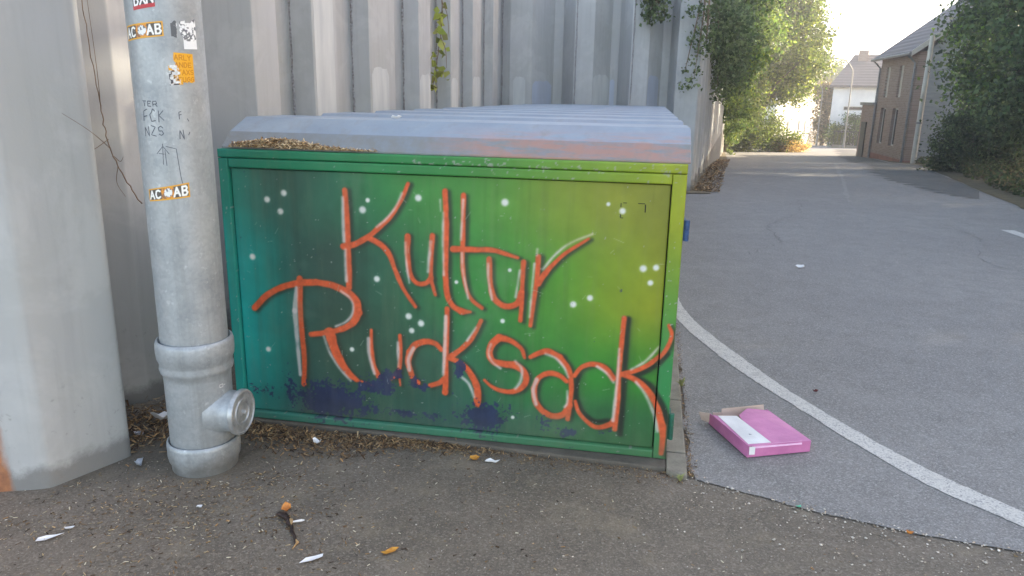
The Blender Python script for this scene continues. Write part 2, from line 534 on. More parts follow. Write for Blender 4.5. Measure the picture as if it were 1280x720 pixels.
# ------------------------------------------------------------------ materials of the setting
def asphalt(name, base, dark, light, grain, patch, speck, bumpd, blot=0.35, soil=False):
    n = N(name)
    v = n.coords('Object')
    big = n.noise(v, 0.55, 6, 0.6)
    mid = n.noise(v, 5.0, 6, 0.65)
    cell = n.sep(n.voronoi(v, grain))[0]
    cell2 = n.sep(n.voronoi(v, grain * 2.3))[1]
    c = n.mix(n.ramp(big, [(0.40, 0.0), (0.60, 1.0)]), base, patch)
    c = n.mix(n.ramp(n.noise(v, 1.7, 7, 0.7, 0.4), [(0.48, 0.0), (0.62, blot)]), c, dark)
    c = n.mix(n.ramp(mid, [(0.42, 0.0), (0.75, 0.85)]), c, dark)
    c = n.mix(n.ramp(cell, [(0.0, 0.55), (0.35, 0.0)]), c, dark)
    c = n.mix(n.ramp(cell, [(0.7, 0.0), (1.0, speck)]), c, light)
    c = n.mix(n.ramp(cell2, [(0.78, 0.0), (1.0, speck)]), c, light)
    fine = n.noise(v, grain * 0.9, 3, 0.7)
    if soil:
        c = n.mix(n.ramp(n.noise(v, 2.3, 7, 0.72, 0.3), [(0.52, 0.0), (0.64, 0.5)]), c, lin(146, 134, 112))
        dx = n.sep(v)
        ex = n.math('POWER', n.math('ADD', dx[0], 1.45), 2.0)
        ey = n.math('POWER', n.math('MULTIPLY', n.math('SUBTRACT', dx[1], 3.05), 1.3), 2.0)
        rr_ = n.math('ADD', n.math('SQRT', n.math('ADD', ex, ey)), n.math('MULTIPLY', n.math('SUBTRACT', n.noise(v, 3.0, 6, 0.7), 0.5), 0.9))
        c = n.mix(n.ramp(rr_, [(0.25, 0.75), (0.75, 0.0)]), c, lin(74, 67, 58))
    c = n.mix(0.24, c, n.ramp(fine, [(0.3, dark), (0.7, light)]))
    n.set(c, 0.88, 0.0, 0.3)
    h = n.math('ADD', n.math('MULTIPLY', fine, 0.7), n.math('MULTIPLY', cell, 0.5))
    h = n.math('ADD', h, n.math('MULTIPLY', mid, 1.2))
    n.bump(h, 0.6, bumpd)
    return n.m

M = {}
M['forecourt'] = asphalt('forecourt_asphalt', lin(119, 109, 97), lin(84, 77, 67), lin(164, 154, 138), 130, lin(104, 95, 83), 0.45, 0.0035, 0.75, True)
M['road'] = asphalt('road_asphalt', lin(136, 133, 129), lin(102, 100, 97), lin(182, 179, 174), 150, lin(123, 120, 117), 0.6, 0.004, 0.22)
M['old_road'] = asphalt('worn_asphalt', lin(102, 102, 99), lin(70, 70, 67), lin(133, 133, 130), 110, lin(92, 92, 89), 0.5, 0.005)
M['dirt'] = simple_mat('dry_dirt', lin(128, 116, 92), lin(92, 84, 66), 7, 0.95, bump=0.8)
M['bank_dirt'] = simple_mat('shaded_leaf_mould', lin(96, 88, 66), lin(66, 62, 44), 5, 0.95, bump=0.8)
M['concrete'] = None

def concrete(name, a, b, moss):
    n = N(name)
    v = n.coords('Object')
    f = n.noise(v, 9, 6, 0.65)
    g = n.noise(v, 120, 3, 0.7)
    c = n.ramp(f, [(0.3, a), (0.7, b)])
    c = n.mix(n.ramp(n.noise(v, 3.5, 5), [(0.5, 0.0), (0.75, 0.6)]), c, moss)
    c = n.mix(0.3, c, n.ramp(g, [(0.3, b), (0.7, a)]))
    n.set(c, 0.9, 0, 0.3)
    n.bump(n.math('ADD', f, g), 0.4, 0.004)
    return n.m
M['concrete'] = concrete('kerb_concrete', lin(158, 152, 138), lin(112, 106, 94), lin(104, 104, 78))

def pile_paint():
    n = N('grey_pile_paint')
    v = n.coords('Object')
    vs_ = n.coords('Object', (9, 9, 0.5))
    big = n.noise(v, 0.9, 5, 0.6)
    streak = n.noise(vs_, 2.2, 5, 0.6)
    c = n.ramp(big, [(0.3, lin(177, 178, 180)), (0.7, lin(169, 171, 167))])
    c = n.mix(n.ramp(streak, [(0.48, 0.0), (0.75, 0.42)]), c, lin(150, 149, 149))
    c = n.mix(n.ramp(n.noise(v, 2.4, 6, 0.65, 0.5), [(0.5, 0.0), (0.6, 0.35)]), c, lin(192, 194, 192))
    # grime splashed up from the ground, and small scuffs
    z = n.sep(n.coords('Object'))[2]
    edge = n.noise(v, 6.0, 6, 0.7)
    low = n.math('SUBTRACT', n.math('ADD', n.math('MULTIPLY', edge, 0.22), 0.02), z)
    c = n.mix(n.ramp(n.math('MULTIPLY', low, 9.0, True), [(0.0, 0.0), (0.5, 0.8)]), c, lin(116, 115, 112))
    sc = n.noise(v, 17, 8, 0.8, 0.2)
    scz = n.ramp(z, [(0.10, 0.25), (0.20, 1.0), (0.34, 0.8), (0.5, 0.0)])
    scf = n.math('MULTIPLY', n.ramp(sc, [(0.59, 0.0), (0.63, 0.45)]), scz)
    c = n.mix(scf, c, lin(108, 106, 106))
    rs = n.noise(v, 14, 5, 0.7)
    c = n.mix(n.ramp(rs, [(0.72, 0.0), (0.8, 0.35)]), c, lin(128, 100, 84))
    xyz = n.sep(v)
    rm = n.math('SUBTRACT', n.math('SUBTRACT', n.math('ADD', -2.005, n.math('MULTIPLY', n.noise(n.coords('Object', (1, 1, .5)), 7, 5), 0.14)), xyz[0]), n.math('MULTIPLY', z, 0.05))
    rm = n.math('MULTIPLY', n.ramp(n.math('MULTIPLY', rm, 12.0, True), [(0.0, 0.0), (0.35, 0.95)]), n.math('LESS_THAN', xyz[1], 2.75))
    c = n.mix(rm, c, n.ramp(n.noise(v, 11, 5, .7), [(0.35, lin(182, 124, 82)), (0.65, lin(138, 92, 68))]))
    n.set(c, 0.55, 0.0, 0.35)
    n.bump(n.math('ADD', n.noise(v, 3, 4), n.math('MULTIPLY', n.noise(v, 90, 3), 0.15)), 0.25, 0.012)
    return n.m
M['pile'] = pile_paint()
M['pile_weld'] = simple_mat('painted_weld_bead', lin(172, 172, 174), lin(112, 106, 104), 60, 0.6, bump=1.0)
M['buff'] = simple_mat('buff_overpaint', lin(202, 204, 201), lin(184, 187, 187), 2.5, 0.6, stretch=(4, 4, 0.6))
M['buff_blue'] = simple_mat('blue_grey_overpaint', lin(176, 184, 198), lin(168, 174, 186), 2.5, 0.6, stretch=(4, 4, 0.6))
M['rust'] = simple_mat('rusty_steel', lin(190, 122, 76), lin(120, 74, 52), 9, 0.85, bump=0.5, stretch=(3, 3, 0.6))
M['white_line'] = None

def line_paint():
    n = N('worn_road_paint')
    v = n.coords('Object')
    g = n.noise(v, 130, 4, 0.7)
    w = n.noise(v, 9, 6, 0.7)
    c = n.ramp(g, [(0.3, lin(176, 172, 164)), (0.7, lin(222, 219, 210))])
    c = n.mix(n.ramp(w, [(0.52, 0.0), (0.74, 0.6)]), c, lin(140, 137, 135))
    vv = n.sep(n.voronoi(v, 150))[0]
    c = n.mix(n.ramp(vv, [(0.0, 0.75), (0.3, 0.0)]), c, lin(128, 126, 126))
    n.set(c, 0.8, 0, 0.3)
    n.bump(g, 0.5, 0.003)
    return n.m
M['white_line'] = line_paint()

# ------------------------------------------------------------------ ground sheet, road, markings
def interp_tab(tab, y):
    t = np.array(tab)
    return np.interp(y, t[:, 0], t[:, 1])

gy = np.concatenate([np.linspace(-30, 0, 16)[:-1], np.linspace(0, 6, 40)[:-1], np.linspace(6, 60, 80)[:-1], np.linspace(60, 420, 60)])
gx = np.concatenate([np.linspace(-160, -6, 20)[:-1], np.linspace(-6, 8, 70)[:-1], np.linspace(8, 260, 50)])
X, Y = np.meshgrid(gx, gy)
Z = tz(Y)
nearm = np.exp(-((X - 0) / 6) ** 2 - ((Y - 3) / 5) ** 2)
Z = Z - 0.004 * nearm * fbm(X + 50, Y + 50, 1.1, 5)
def grid_faces(nr, nc):
    i = np.arange(nr * nc).reshape(nr, nc)
    return np.stack([i[:-1, :-1], i[:-1, 1:], i[1:, 1:], i[1:, :-1]], -1).reshape(-1)
me = mesh_fast('ground', np.stack([X, Y, Z], -1).reshape(-1, 3), grid_faces(*X.shape), 4)
smooth(me)
ground = tag(link('ground', me, M['forecourt']), kind='structure')

XL = [(-8, 22), (-4, 14), (-1, 8.6), (1.0, 4.7), (2.0, 2.62), (2.34, 1.85), (2.45, 1.51), (2.61, 1.15), (2.82, 0.762), (4.02, 0.975), (8.0, 1.70), (12.45, 2.50), (12.62, 3.34), (16, 4.25), (24, 6.65), (33, 9.3), (42.7, 11.9), (50, 15.2), (62, 22.4), (75, 31), (110, 56)]
XR = [(-8, 26), (-4, 20), (0, 12), (5, 8.6), (8, 7.9), (11.4, 7.95), (14.1, 8.9), (20, 11.3), (27.5, 14.9), (38, 18.2), (51, 23.6), (62, 30), (75, 40), (110, 68)]
def sheet(name, y0, y1, xl, xr, mat, dz, ny, nx, jit=0.0, parent=None, kind='structure'):
    ys = np.linspace(0, 1, ny) ** 1.6 * (y1 - y0) + y0
    ys = np.unique(np.concatenate([ys, [t[0] for t in xl if y0 < t[0] < y1]]))
    if y0 < 0:
        ys = np.unique(np.concatenate([ys, np.linspace(1.2, 2.9, 260)]))
    l, r_ = interp_tab(xl, ys), interp_tab(xr, ys)
    l = l + jit * (fbm(ys * 9, ys * 0, 2.0, 3, 5) - 0.5)
    t = np.linspace(0, 1, nx)
    X = l[:, None] * (1 - t) + r_[:, None] * t
    Y = np.repeat(ys[:, None], nx, 1)
    Zs = tz(Y) + dz
    me = mesh_fast(name, np.stack([X, Y, Zs], -1).reshape(-1, 3), grid_faces(*X.shape), 4)
    smooth(me)
    o = link(name, me, mat, parent)
    return tag(o, kind=kind)
road = sheet('road', -8, 110, XL, XR, M['road'], 0.0042, 420, 30, 0.09)
# older dark asphalt strip along the house side of the road
DL = [(12.6, 7.75), (14, 7.75), (15.5, 8.05), (17.3, 8.5), (20, 9.5), (27, 12.7), (38, 16.4), (52, 22.2)]
DR = [(12.6, 7.9), (14, 8.75), (15.5, 9.35), (17.3, 10.05), (20, 11.2), (27, 14.5), (38, 18.0), (52, 23.4)]
sheet('road_edge_strip', 12.6, 52, DL, DR, M['old_road'], 0.008, 160, 6, 1.1)
# dusty verge at the wall foot and on the far side
sheet('verge', 12.62, 43, [(12.62, 2.85), (43, 11.75)], [(12.62, 3.34), (16, 4.28), (24, 6.68), (33, 9.35), (43, 12.0)], M['dirt'], 0.016, 40, 4)
sheet('roadside_dirt', -2, 60, [(-2, 15.9), (0, 11.9), (5, 8.5), (8, 7.8), (11.4, 7.9), (14.1, 8.8), (20, 11.2), (27.5, 14.8), (38, 18.1), (60, 28)], [(-2, 24), (5, 22), (20, 22), (38, 24), (60, 36)], M['bank_dirt'], 0.012, 60, 10, 0.3)

def ribbon(name, A, B, mat, dz, parent=None, sub=10, jit=0.0):
    a, b = catmull(A, sub), catmull(B, sub)
    k = min(len(a), len(b))
    a, b = a[:k], b[:k]
    rs = np.random.RandomState(4)
    a = a + rs.uniform(-jit, jit, a.shape)
    b = b + rs.uniform(-jit, jit, b.shape)
    V = np.concatenate([np.column_stack([a, tz(a[:, 1]) + dz]), np.column_stack([b, tz(b[:, 1]) + dz])])
    F = [(i, i + 1, k + i + 1, k + i) for i in range(k - 1)]
    me = bpy.data.meshes.new(name)
    me.from_pydata(V.tolist(), [], F)
    return link(name, me, mat, parent)
# curved white line: lower edge and upper edge
LA = [(1.6, 8.0), (1.35, 6.6), (1.21, 5.6), (1.21, 5.0), (1.26, 4.6), (1.345, 4.13), (1.5, 3.57), (1.72, 2.88), (1.95, 2.49), (2.12, 2.1), (2.36, 1.55)]
LB = [(1.72, 8.0), (1.47, 6.6), (1.33, 5.7), (1.315, 5.18), (1.355, 4.80), (1.43, 4.35), (1.565, 3.7), (1.80, 3.0), (2.02, 2.6), (2.2, 2.2), (2.45, 1.6)]
ribbon('lane_line', LA, LB, M['white_line'], 0.0072, road, 14, 0.004)
ribbon('lane_dash', [(6.22, 9.38), (6.12, 8.6), (6.05, 7.9)], [(6.38, 9.36), (6.27, 8.6), (6.2, 7.9)], M['white_line'], 0.0072, road, 10, 0.004)
# faint crack / seam line up the middle of the road
ribbon('crack_seal', [(5.3, 11.8), (6.6, 15.0), (8.4, 19.5), (11.9, 28)], [(5.36, 11.8), (6.68, 15.0), (8.5, 19.5), (12.0, 28)], simple_mat('pale_seam', lin(150, 147, 143), lin(136, 133, 129), 20, 0.9), 0.0075, road, 20, 0.03)

# raised bank held back by the pile wall (trees grow on it)
bank = MB()
bank.prism([(-30, 4, 2.9), (-3.0, 4, 2.9), (-1.2, 10, 2.9), (-0.9, 13.9, 2.9), (2.4, 14.0, 2.9), (10.6, 43, 2.9), (-10, 60, 2.9), (-40, 50, 2.9)], (0, 0, -6.5))
tag(bank.build('embankment', simple_mat('bank_soil', lin(96, 92, 60), lin(70, 64, 46), 3, 0.95)), kind='structure')

# ------------------------------------------------------------------ sheet pile wall
WALL_TOP = 3.6
wall = thing('sheet_pile_wall', 'tall grey painted steel sheet pile wall running behind the lockers and along the road', 'wall', (-1.8, 4.0, 0))
def offset_poly(pts, d):
    out = []
    for i in range(len(pts)):
        a = Vector(pts[max(i - 1, 0)]); b = Vector(pts[i]); c = Vector(pts[min(i + 1, len(pts) - 1)])
        t1 = (b - a).normalized() if i > 0 else (c - b).normalized()
        t2 = (c - b).normalized() if i < len(pts) - 1 else t1
        n1, n2 = Vector((-t1.y, t1.x)), Vector((-t2.y, t2.x))
        n = n1 + n2
        n = n.normalized() if n.length > 1e-6 else n1
        out.append((b.x + n.x * d, b.y + n.y * d))
    return out
def round_corners(pts, rr=0.035):
    out = [pts[0]]
    for i in range(1, len(pts) - 1):
        a, b, c = Vector(pts[i - 1]), Vector(pts[i]), Vector(pts[i + 1])
        r1 = min(rr, (a - b).length * 0.35)
        r2 = min(rr, (c - b).length * 0.35)
        p, q = b + (a - b).normalized() * r1, b + (c - b).normalized() * r2
        for t in (0, 0.33, 0.67, 1):
            out.append(tuple(p * (1 - t) ** 2 + b * 2 * t * (1 - t) + q * t * t))
    out.append(pts[-1])
    return out
def pile(pts, top=WALL_TOP, th=0.014, rr=0.035):
    p = round_corners([tuple(q) for q in pts], rr)
    o = offset_poly(p, th)
    zb = float(min(tz(q[1]) for q in p)) - 0.25
    mb = MB()
    k = len(p)
    levels = [zb, top]
    mb.v += [(q[0], q[1], z) for z in levels for q in p] + [(q[0], q[1], z) for z in levels for q in o]
    for i in range(k - 1):
        mb.f.append((i, i + 1, k + i + 1, k + i))
        mb.f.append((2 * k + i + 1, 2 * k + i, 3 * k + i, 3 * k + i + 1))
        mb.f.append((k + i, k + i + 1, 3 * k + i + 1, 3 * k + i))
    mb.f.append((0, k, 3 * k, 2 * k)); mb.f.append((k - 1, 3 * k - 1, 4 * k - 1, 2 * k - 1))
    return mb.build('sheet_pile', M['pile'], wall, smooth_angle=0.6, world=True)
for p in PILES:
    pile(p, rr=0.03 if p[0][1] < 3 else 0.009)
# piles along the road
tx, ty = 0.2822, 0.9594
nx, ny = 0.9594, -0.2822
def rw(s, d):
    return (3.075 + tx * s + nx * d, 12.97 + ty * s + ny * d)
s = 0.0
while s < 31:
    pile([rw(s, 0.0), rw(s + 0.05, -0.01), rw(s + 0.12, -0.42), rw(s + 0.55, -0.42), rw(s + 0.57, -0.19), rw(s + 0.92, 0.0), rw(s + 1.2, 0.0)], top=3.5)
    s += 1.2
# interlock beads running up the recess corners
for p in PILES[4:13]:
    a, b = Vector(p[1]), Vector(p[2])
    t = (b - a).normalized()
    n_ = Vector((t.y, -t.x))
    c0 = a + t * 0.03 + n_ * 0.004
    mb = MB()
    zs = np.arange(0.0, 3.55, 0.07)
    mb.tube([(c0.x + R.uniform(-.003, .003), c0.y, float(z)) for z in zs], [0.010 + R.uniform(-.003, .004) for _ in zs], 6)
    mb.build('interlock_bead', M['pile_weld'], wall, world=True)
# roller-painted patches over old graffiti, on the flanges
def patch(a, b, t0, t1, z0, z1, mat, seed=1):
    a, b = Vector(a), Vector(b)
    t = (b - a); L = t.length; t.normalize()
    n_ = Vector((t.y, -t.x))
    rs = random.Random(seed)
    pts = []
    xs = np.linspace(t0 * L, t1 * L, 9)
    w = (t1 - t0) * L
    top = []
    for i, x in enumerate(xs):
        e = min(i, 8 - i)
        dz = {0: -0.07 * min(1, w * 4), 1: -0.015}.get(e, 0.0) + rs.uniform(-.012, .012)
        top.append((x, z1 + dz))
    prof = [(xs[0], z0)] + top + [(xs[-1], z0)]
    P3 = [(a.x + t.x * x + n_.x * 0.003, a.y + t.y * x + n_.y * 0.003, z) for x, z in prof]
    mb = MB(); mb.prism(P3, tuple(n_.to_3d() * -0.0025))
    return mb.build('paint_patch', mat, wall, world=True)
patch(PILES[4][2], PILES[4][3], 0.06, 0.86, 0.05, 2.42, M['buff'], 2)
patch(PILES[5][2], PILES[5][3], 0.06, 0.72, 0.05, 1.79, M['buff'], 3)
patch(PILES[6][2], PILES[6][3], 0.04, 0.95, 0.05, 1.76, M['buff'], 4)
patch(PILES[7][2], PILES[7][3], 0.05, 0.85, 0.05, 1.74, M['buff'], 5)
patch(PILES[8][2], PILES[8][3], 0.05, 0.95, 0.05, 1.80, M['buff'], 6)
patch(PILES[10][2], PILES[10][3], 0.17, 0.72, 0.05, 1.86, M['buff'], 7)
patch(PILES[10][3], PILES[10][4], 0.05, 0.92, 0.05, 1.80, M['buff_blue'], 8)
patch(PILES[11][2], PILES[11][3], 0.04, 0.96, 0.05, 1.92, M['buff'], 9)
patch(PILES[11][3], PILES[11][4], 0.06, 0.65, 0.05, 1.85, M['buff_blue'], 10)
patch(PILES[12][2], PILES[12][3], 0.05, 0.85, 0.05, 1.92, M['buff_blue'], 11)
patch(PILES[3][2], PILES[3][3], 0.2, 0.9, 0.05, 0.9, M['buff'], 12)
# end post of the wall
ep = MB()
e = rw(31.6, 0.05)
ep.box(e[0] - 0.14, e[0] + 0.14, e[1] - 0.14, e[1] + 0.14, float(tz(e[1])) - 0.2, 3.3)
ep.build('end_post', simple_mat('weathered_post', lin(150, 132, 110), lin(112, 96, 80), 6, 0.9, stretch=(3, 3, 0.5)), wall, bevel=0.02, world=True)

# ------------------------------------------------------------------ bicycle lockers
LW, LH, LP = 2.0307, 1.2986, 0.85        # width, height, pitch of the row
YAW = -0.1797
UXv = Vector((math.cos(YAW), math.sin(YAW), 0))
UYv = Vector((-math.sin(YAW), math.cos(YAW), 0))
ORI = Vector((0.6846, 2.9494, 0)) - UXv * LW
def loc2w(u, v, z=0.0):
    return tuple(ORI + UXv * u + UYv * v + Vector((0, 0, z)))
ZB = 0.022                                # top of the concrete slab

def mural_base(P):
    """sprayed colour field of the mural; P in metres on the end face"""
    xs = np.array([0.0, 0.08, 0.16, 0.25, 0.35, 0.45, 0.55, 0.65, 0.75, 0.86, 1.0])
    rows = [1.20, 0.80, 0.38, 0.12]  # row colours mix the spray paint with light falling off down the panel
    cols = np.array([
        [(34, 104, 88), (52, 80, 68), (50, 84, 70), (46, 100, 74), (50, 122, 68), (64, 132, 60), (72, 138, 58), (92, 146, 54), (124, 150, 48), (138, 152, 46), (128, 136, 46)],
        [(20, 128, 122), (24, 112, 102), (46, 80, 70), (50, 74, 62), (44, 92, 68), (48, 106, 66), (56, 130, 60), (64, 140, 54), (84, 148, 46), (118, 154, 38), (146, 158, 34)],
        [(14, 132, 126), (26, 112, 102), (46, 78, 68), (50, 76, 60), (52, 82, 62), (52, 88, 66), (48, 102, 72), (50, 114, 62), (52, 126, 54), (54, 136, 46), (60, 140, 42)],
        [(20, 118, 112), (30, 94, 88), (46, 74, 70), (50, 80, 64), (48, 84, 66), (46, 86, 70), (46, 88, 72), (48, 96, 68), (50, 104, 62), (50, 108, 58), (52, 112, 56)]], float)
    u = np.clip((P[:, 0] - 0.05 + 0.10 * (fbm(P[:, 0], P[:, 1], 2.2, 21) - 0.5)) / 1.93, 0, 1)
    v = P[:, 1] + 0.25 * (fbm(P[:, 0], P[:, 1], 1.7, 22) - 0.5)
    cr = np.stack([np.stack([np.interp(u, xs, cols[r][:, k]) for k in range(3)], -1) for r in range(4)])
    idx = np.interp(v, rows[::-1], [3, 2, 1, 0])
    i0 = np.clip(np.floor(idx).astype(int), 0, 2)
    f = np.clip(idx - i0, 0, 1)[:, None]
    f = f * f * (3 - 2 * f)
    n = np.arange(len(P))
    k = np.stack([np.interp(u, [0, 0.12, 0.3, 1.0], q) for q in ([1.16, 1.10, 0.95, 0.92], [1.16, 1.10, 0.95, 0.88], [1.16, 1.10, 0.97, 0.98])], -1)
    return (cr[i0, n] * (1 - f) + cr[i0 + 1, n] * f) * k

BRUSH = [(l, a * 1.0, b * 1.0, p) for l, a, b, p in STROKES]
def mural(P, frame=False):
    c = mural_base(P)
    if frame:
        # the frame was sprayed a little more evenly: teal left, lime right
        t = np.clip(P[:, 0] / LW, 0, 1)[:, None]
        v = np.clip((P[:, 1] - 0.45) / 0.6, 0, 1)[:, None]
        top = np.where(t < 0.5, np.array([22., 112, 92]) * (1 - 2 * t) + np.array([50., 120, 60]) * 2 * t, np.array([50., 120, 60]) * (2 - 2 * t) + np.array([142., 150, 36]) * (2 * t - 1))
        bot = np.array([28., 122, 112]) * (1 - t) + np.array([48., 122, 66]) * t
        lft = np.array([26., 142, 132])
        fr = top * v + bot * (1 - v)
        lf = np.clip((0.10 - P[:, 0]) / 0.10, 0, 1)[:, None] * np.clip((1.2 - P[:, 1]) / 0.3, 0.25, 1)[:, None]
        c = fr * (1 - lf) + lft * lf
    n1 = fbm(P[:, 0], P[:, 1], 14, 31)
    c = c * (0.96 + 0.14 * n1)[:, None]
    over = lambda col, a: c * (1 - a[:, None]) + np.array(col, float) * a[:, None]
    wob = 0.74 + 0.52 * fbm(P[:, 0], P[:, 1], 17, 41)
    wob2 = 0.55 + 0.9 * fbm(P[:, 0], P[:, 1], 8, 43)
    if not frame:
        # dusty overspray fading from the black shading
        for l, w0, w1, pts in BRUSH:
            if l in 'ok':
                a = stroke_alpha(P, [(x + 0.012, z - 0.006) for x, z in pts], w0 * 1.5, w1 * 1.5, 0.018)
                c = over((40, 58, 46), 0.30 * a)
    for l, w0, w1, pts in BRUSH:
        if l == 'o':
            a = stroke_alpha(P, [(x + 0.0135, z - 0.004) for x, z in pts], w0 * 1.05, w1 * 1.05, 0.0105, wob2)
            c = over((44, 52, 42), 0.78 * a)
        elif l == 'k':
            a = stroke_alpha(P, pts, w0 * 1.1, w1 * 1.1, 0.009, wob)
            c = over((36, 42, 34), 0.88 * a)
    grain = fbm(P[:, 0], P[:, 1], 60, 51, 3)
    for l, w0, w1, pts in BRUSH:
        if l == 'o':
            h = stroke_alpha(P, pts, w0 * 1.2, w1 * 1.2, 0.016)
            c = over((150, 84, 56), 0.13 * h)
            a = stroke_alpha(P, pts, w0, w1, 0.0042, wob)
            oc = np.array([208., 90, 50]) * (0.86 + 0.24 * grain)[:, None]
            c = c * (1 - a[:, None]) + oc * a[:, None]
    for l, w0, w1, pts in BRUSH:
        if l == 'w':
            a = stroke_alpha(P, pts, w0 * 0.85, w1 * 0.85, 0.0078, wob)
            c = over((218, 202, 200), np.clip(a * (0.30 + 1.0 * fbm(P[:, 0], P[:, 1], 22, 47)), 0, 0.72))
    for u, z, r_ in DOTS:
        d = np.hypot(P[:, 0] - u, P[:, 1] - z)
        c = over((212, 214, 206), sstep(r_ * 1.35, r_ * 0.45, d))
        c = over((170, 190, 170), 0.06 * sstep(r_ * 3.0, r_ * 0.6, d))
    # navy paint that shows where the mural has flaked near the foot
    nz = fbm(P[:, 0], P[:, 1], 30, 61, 5)
    nz2 = fbm(P[:, 0], P[:, 1], 90, 66, 3)
    g = np.zeros(len(P))
    for u, z, rx, rz, a in NAVY:
        g = np.maximum(g, a * np.exp(-(((P[:, 0] - u) / rx) ** 2 + ((P[:, 1] - z) / rz) ** 2) * 0.9))
    a = sstep(-0.03, 0.07, g * 1.1 + (nz - 0.5) * 0.7 + (nz2 - 0.5) * 1.1 - 0.55)
    nv = np.array([38., 44, 80]) * (0.85 + 0.3 * nz)[:, None]
    c = c * (1 - 0.86 * a[:, None]) + nv * 0.86 * a[:, None]
    # small chips down to bare grey, a few fine scratches
    chip = fbm(P[:, 0], P[:, 1], 75, 71, 3)
    lim = 0.84 if not frame else 0.78
    edge = np.zeros(len(P))
    if frame:
        edge = 0.16 * np.exp(-((P[:, 1] - 1.268) / 0.012) ** 2) * (P[:, 0] > 0.9)
    c = over((150, 152, 146), 0.8 * sstep(lim, lim + 0.03, chip + edge))
    if not frame:
        # fine scratches, rubbed patches and rain streaks
        rs = np.random.RandomState(77)
        for k in range(46):
            x, z = rs.uniform(0.08, 1.94), rs.uniform(0.10, 1.15)
            an = rs.uniform(0, 3.14); L = rs.uniform(0.008, 0.05)
            a = stroke_alpha(P, [(x, z), (x + L * math.cos(an), z + L * math.sin(an))], 0.0024, 0.0016, 0.0018)
            c = over((168, 176, 160), 0.6 * a)
        st = fbm(P[:, 0] * 3.2, P[:, 1] * 0.14, 9, 53, 4)
        c = c * (1 - 0.05 * sstep(0.52, 0.72, st))[:, None]
        rub = sstep(0.62, 0.74, fbm(P[:, 0], P[:, 1], 3.4, 57, 5))
        c = over((126, 138, 118), 0.16 * rub)
    dirt = sstep(0.24, 0.02, P[:, 1] + 0.1 * fbm(P[:, 0], P[:, 1], 9, 81) - 0.03)
    c = over((92, 86, 74), (0.30 if not frame else 0.42) * dirt)
    return lin_np(np.clip(c, 0, 255))

def painted(name, u0, u1, z0, z1, v0, v1, step, parent, frame, mat, bevel=0.004):
    """slab whose front face (towards -v) is a fine grid carrying the sprayed colours; its edges are slightly rounded"""
    nu, nz = max(3, int((u1 - u0) / step) + 1), max(3, int((z1 - z0) / step) + 1)
    us = np.concatenate([[u0, u0 + bevel * .35], np.linspace(u0 + bevel, u1 - bevel, nu), [u1 - bevel * .35, u1]])
    zs = np.concatenate([[z0, z0 + bevel * .35], np.linspace(z0 + bevel, z1 - bevel, nz), [z1 - bevel * .35, z1]])
    Ug, Zg = np.meshgrid(us, zs)
    du = np.minimum(Ug - u0, u1 - Ug); dz = np.minimum(Zg - z0, z1 - Zg)
    e = np.clip(1 - np.minimum(du, dz) / bevel, 0, 1)
    Vg = v0 + bevel * e * e
    wob_ = 0.0022 * (fbm(Ug, Zg, 2.1, 91) - 0.5) if not frame else 0.0
    V = np.stack([Ug, Vg + wob_, Zg], -1).reshape(-1, 3)
    F = grid_faces(*Ug.shape)
    nr, nc = Ug.shape
    k = len(V)
    i = np.arange(k).reshape(nr, nc)
    loop = np.concatenate([i[0, :], i[1:, -1], i[-1, -2::-1], i[-2:0:-1, 0]])
    B = V[loop].copy(); B[:, 1] = v1
    V2 = np.concatenate([V, B])
    m = len(loop)
    j = np.arange(m)
    S = np.stack([loop, k + j, k + (j + 1) % m, np.roll(loop, -1)], -1).reshape(-1)
    me = mesh_fast(name, V2, np.concatenate([F, S]), 4)
    set_cols(me, mural(V2[:, [0, 2]], frame))
    smooth(me)
    me.set_sharp_from_angle(angle=0.9)
    return link(name, me, mat, parent)

def paint_mat():
    n = N('sprayed_sheet_metal')
    c = n.attr('Col')
    v = n.coords('Object')
    f = n.noise(v, 40, 4, 0.6)
    c = n.mix(n.ramp(n.noise(n.coords('Object', (6, 6, 0.7)), 4, 5), [(0.5, 0.0), (0.8, 0.16)]), c, lin(120, 124, 96))
    n.set(c, n.ramp(f, [(0.3, 0.42), (0.7, 0.60)]), 0.0, 0.35)
    n.bump(n.math('ADD', n.math('MULTIPLY', n.noise(v, 260, 2), 0.25), n.noise(v, 5, 3)), 0.12, 0.006)
    return n.m
M['mural'] = paint_mat()

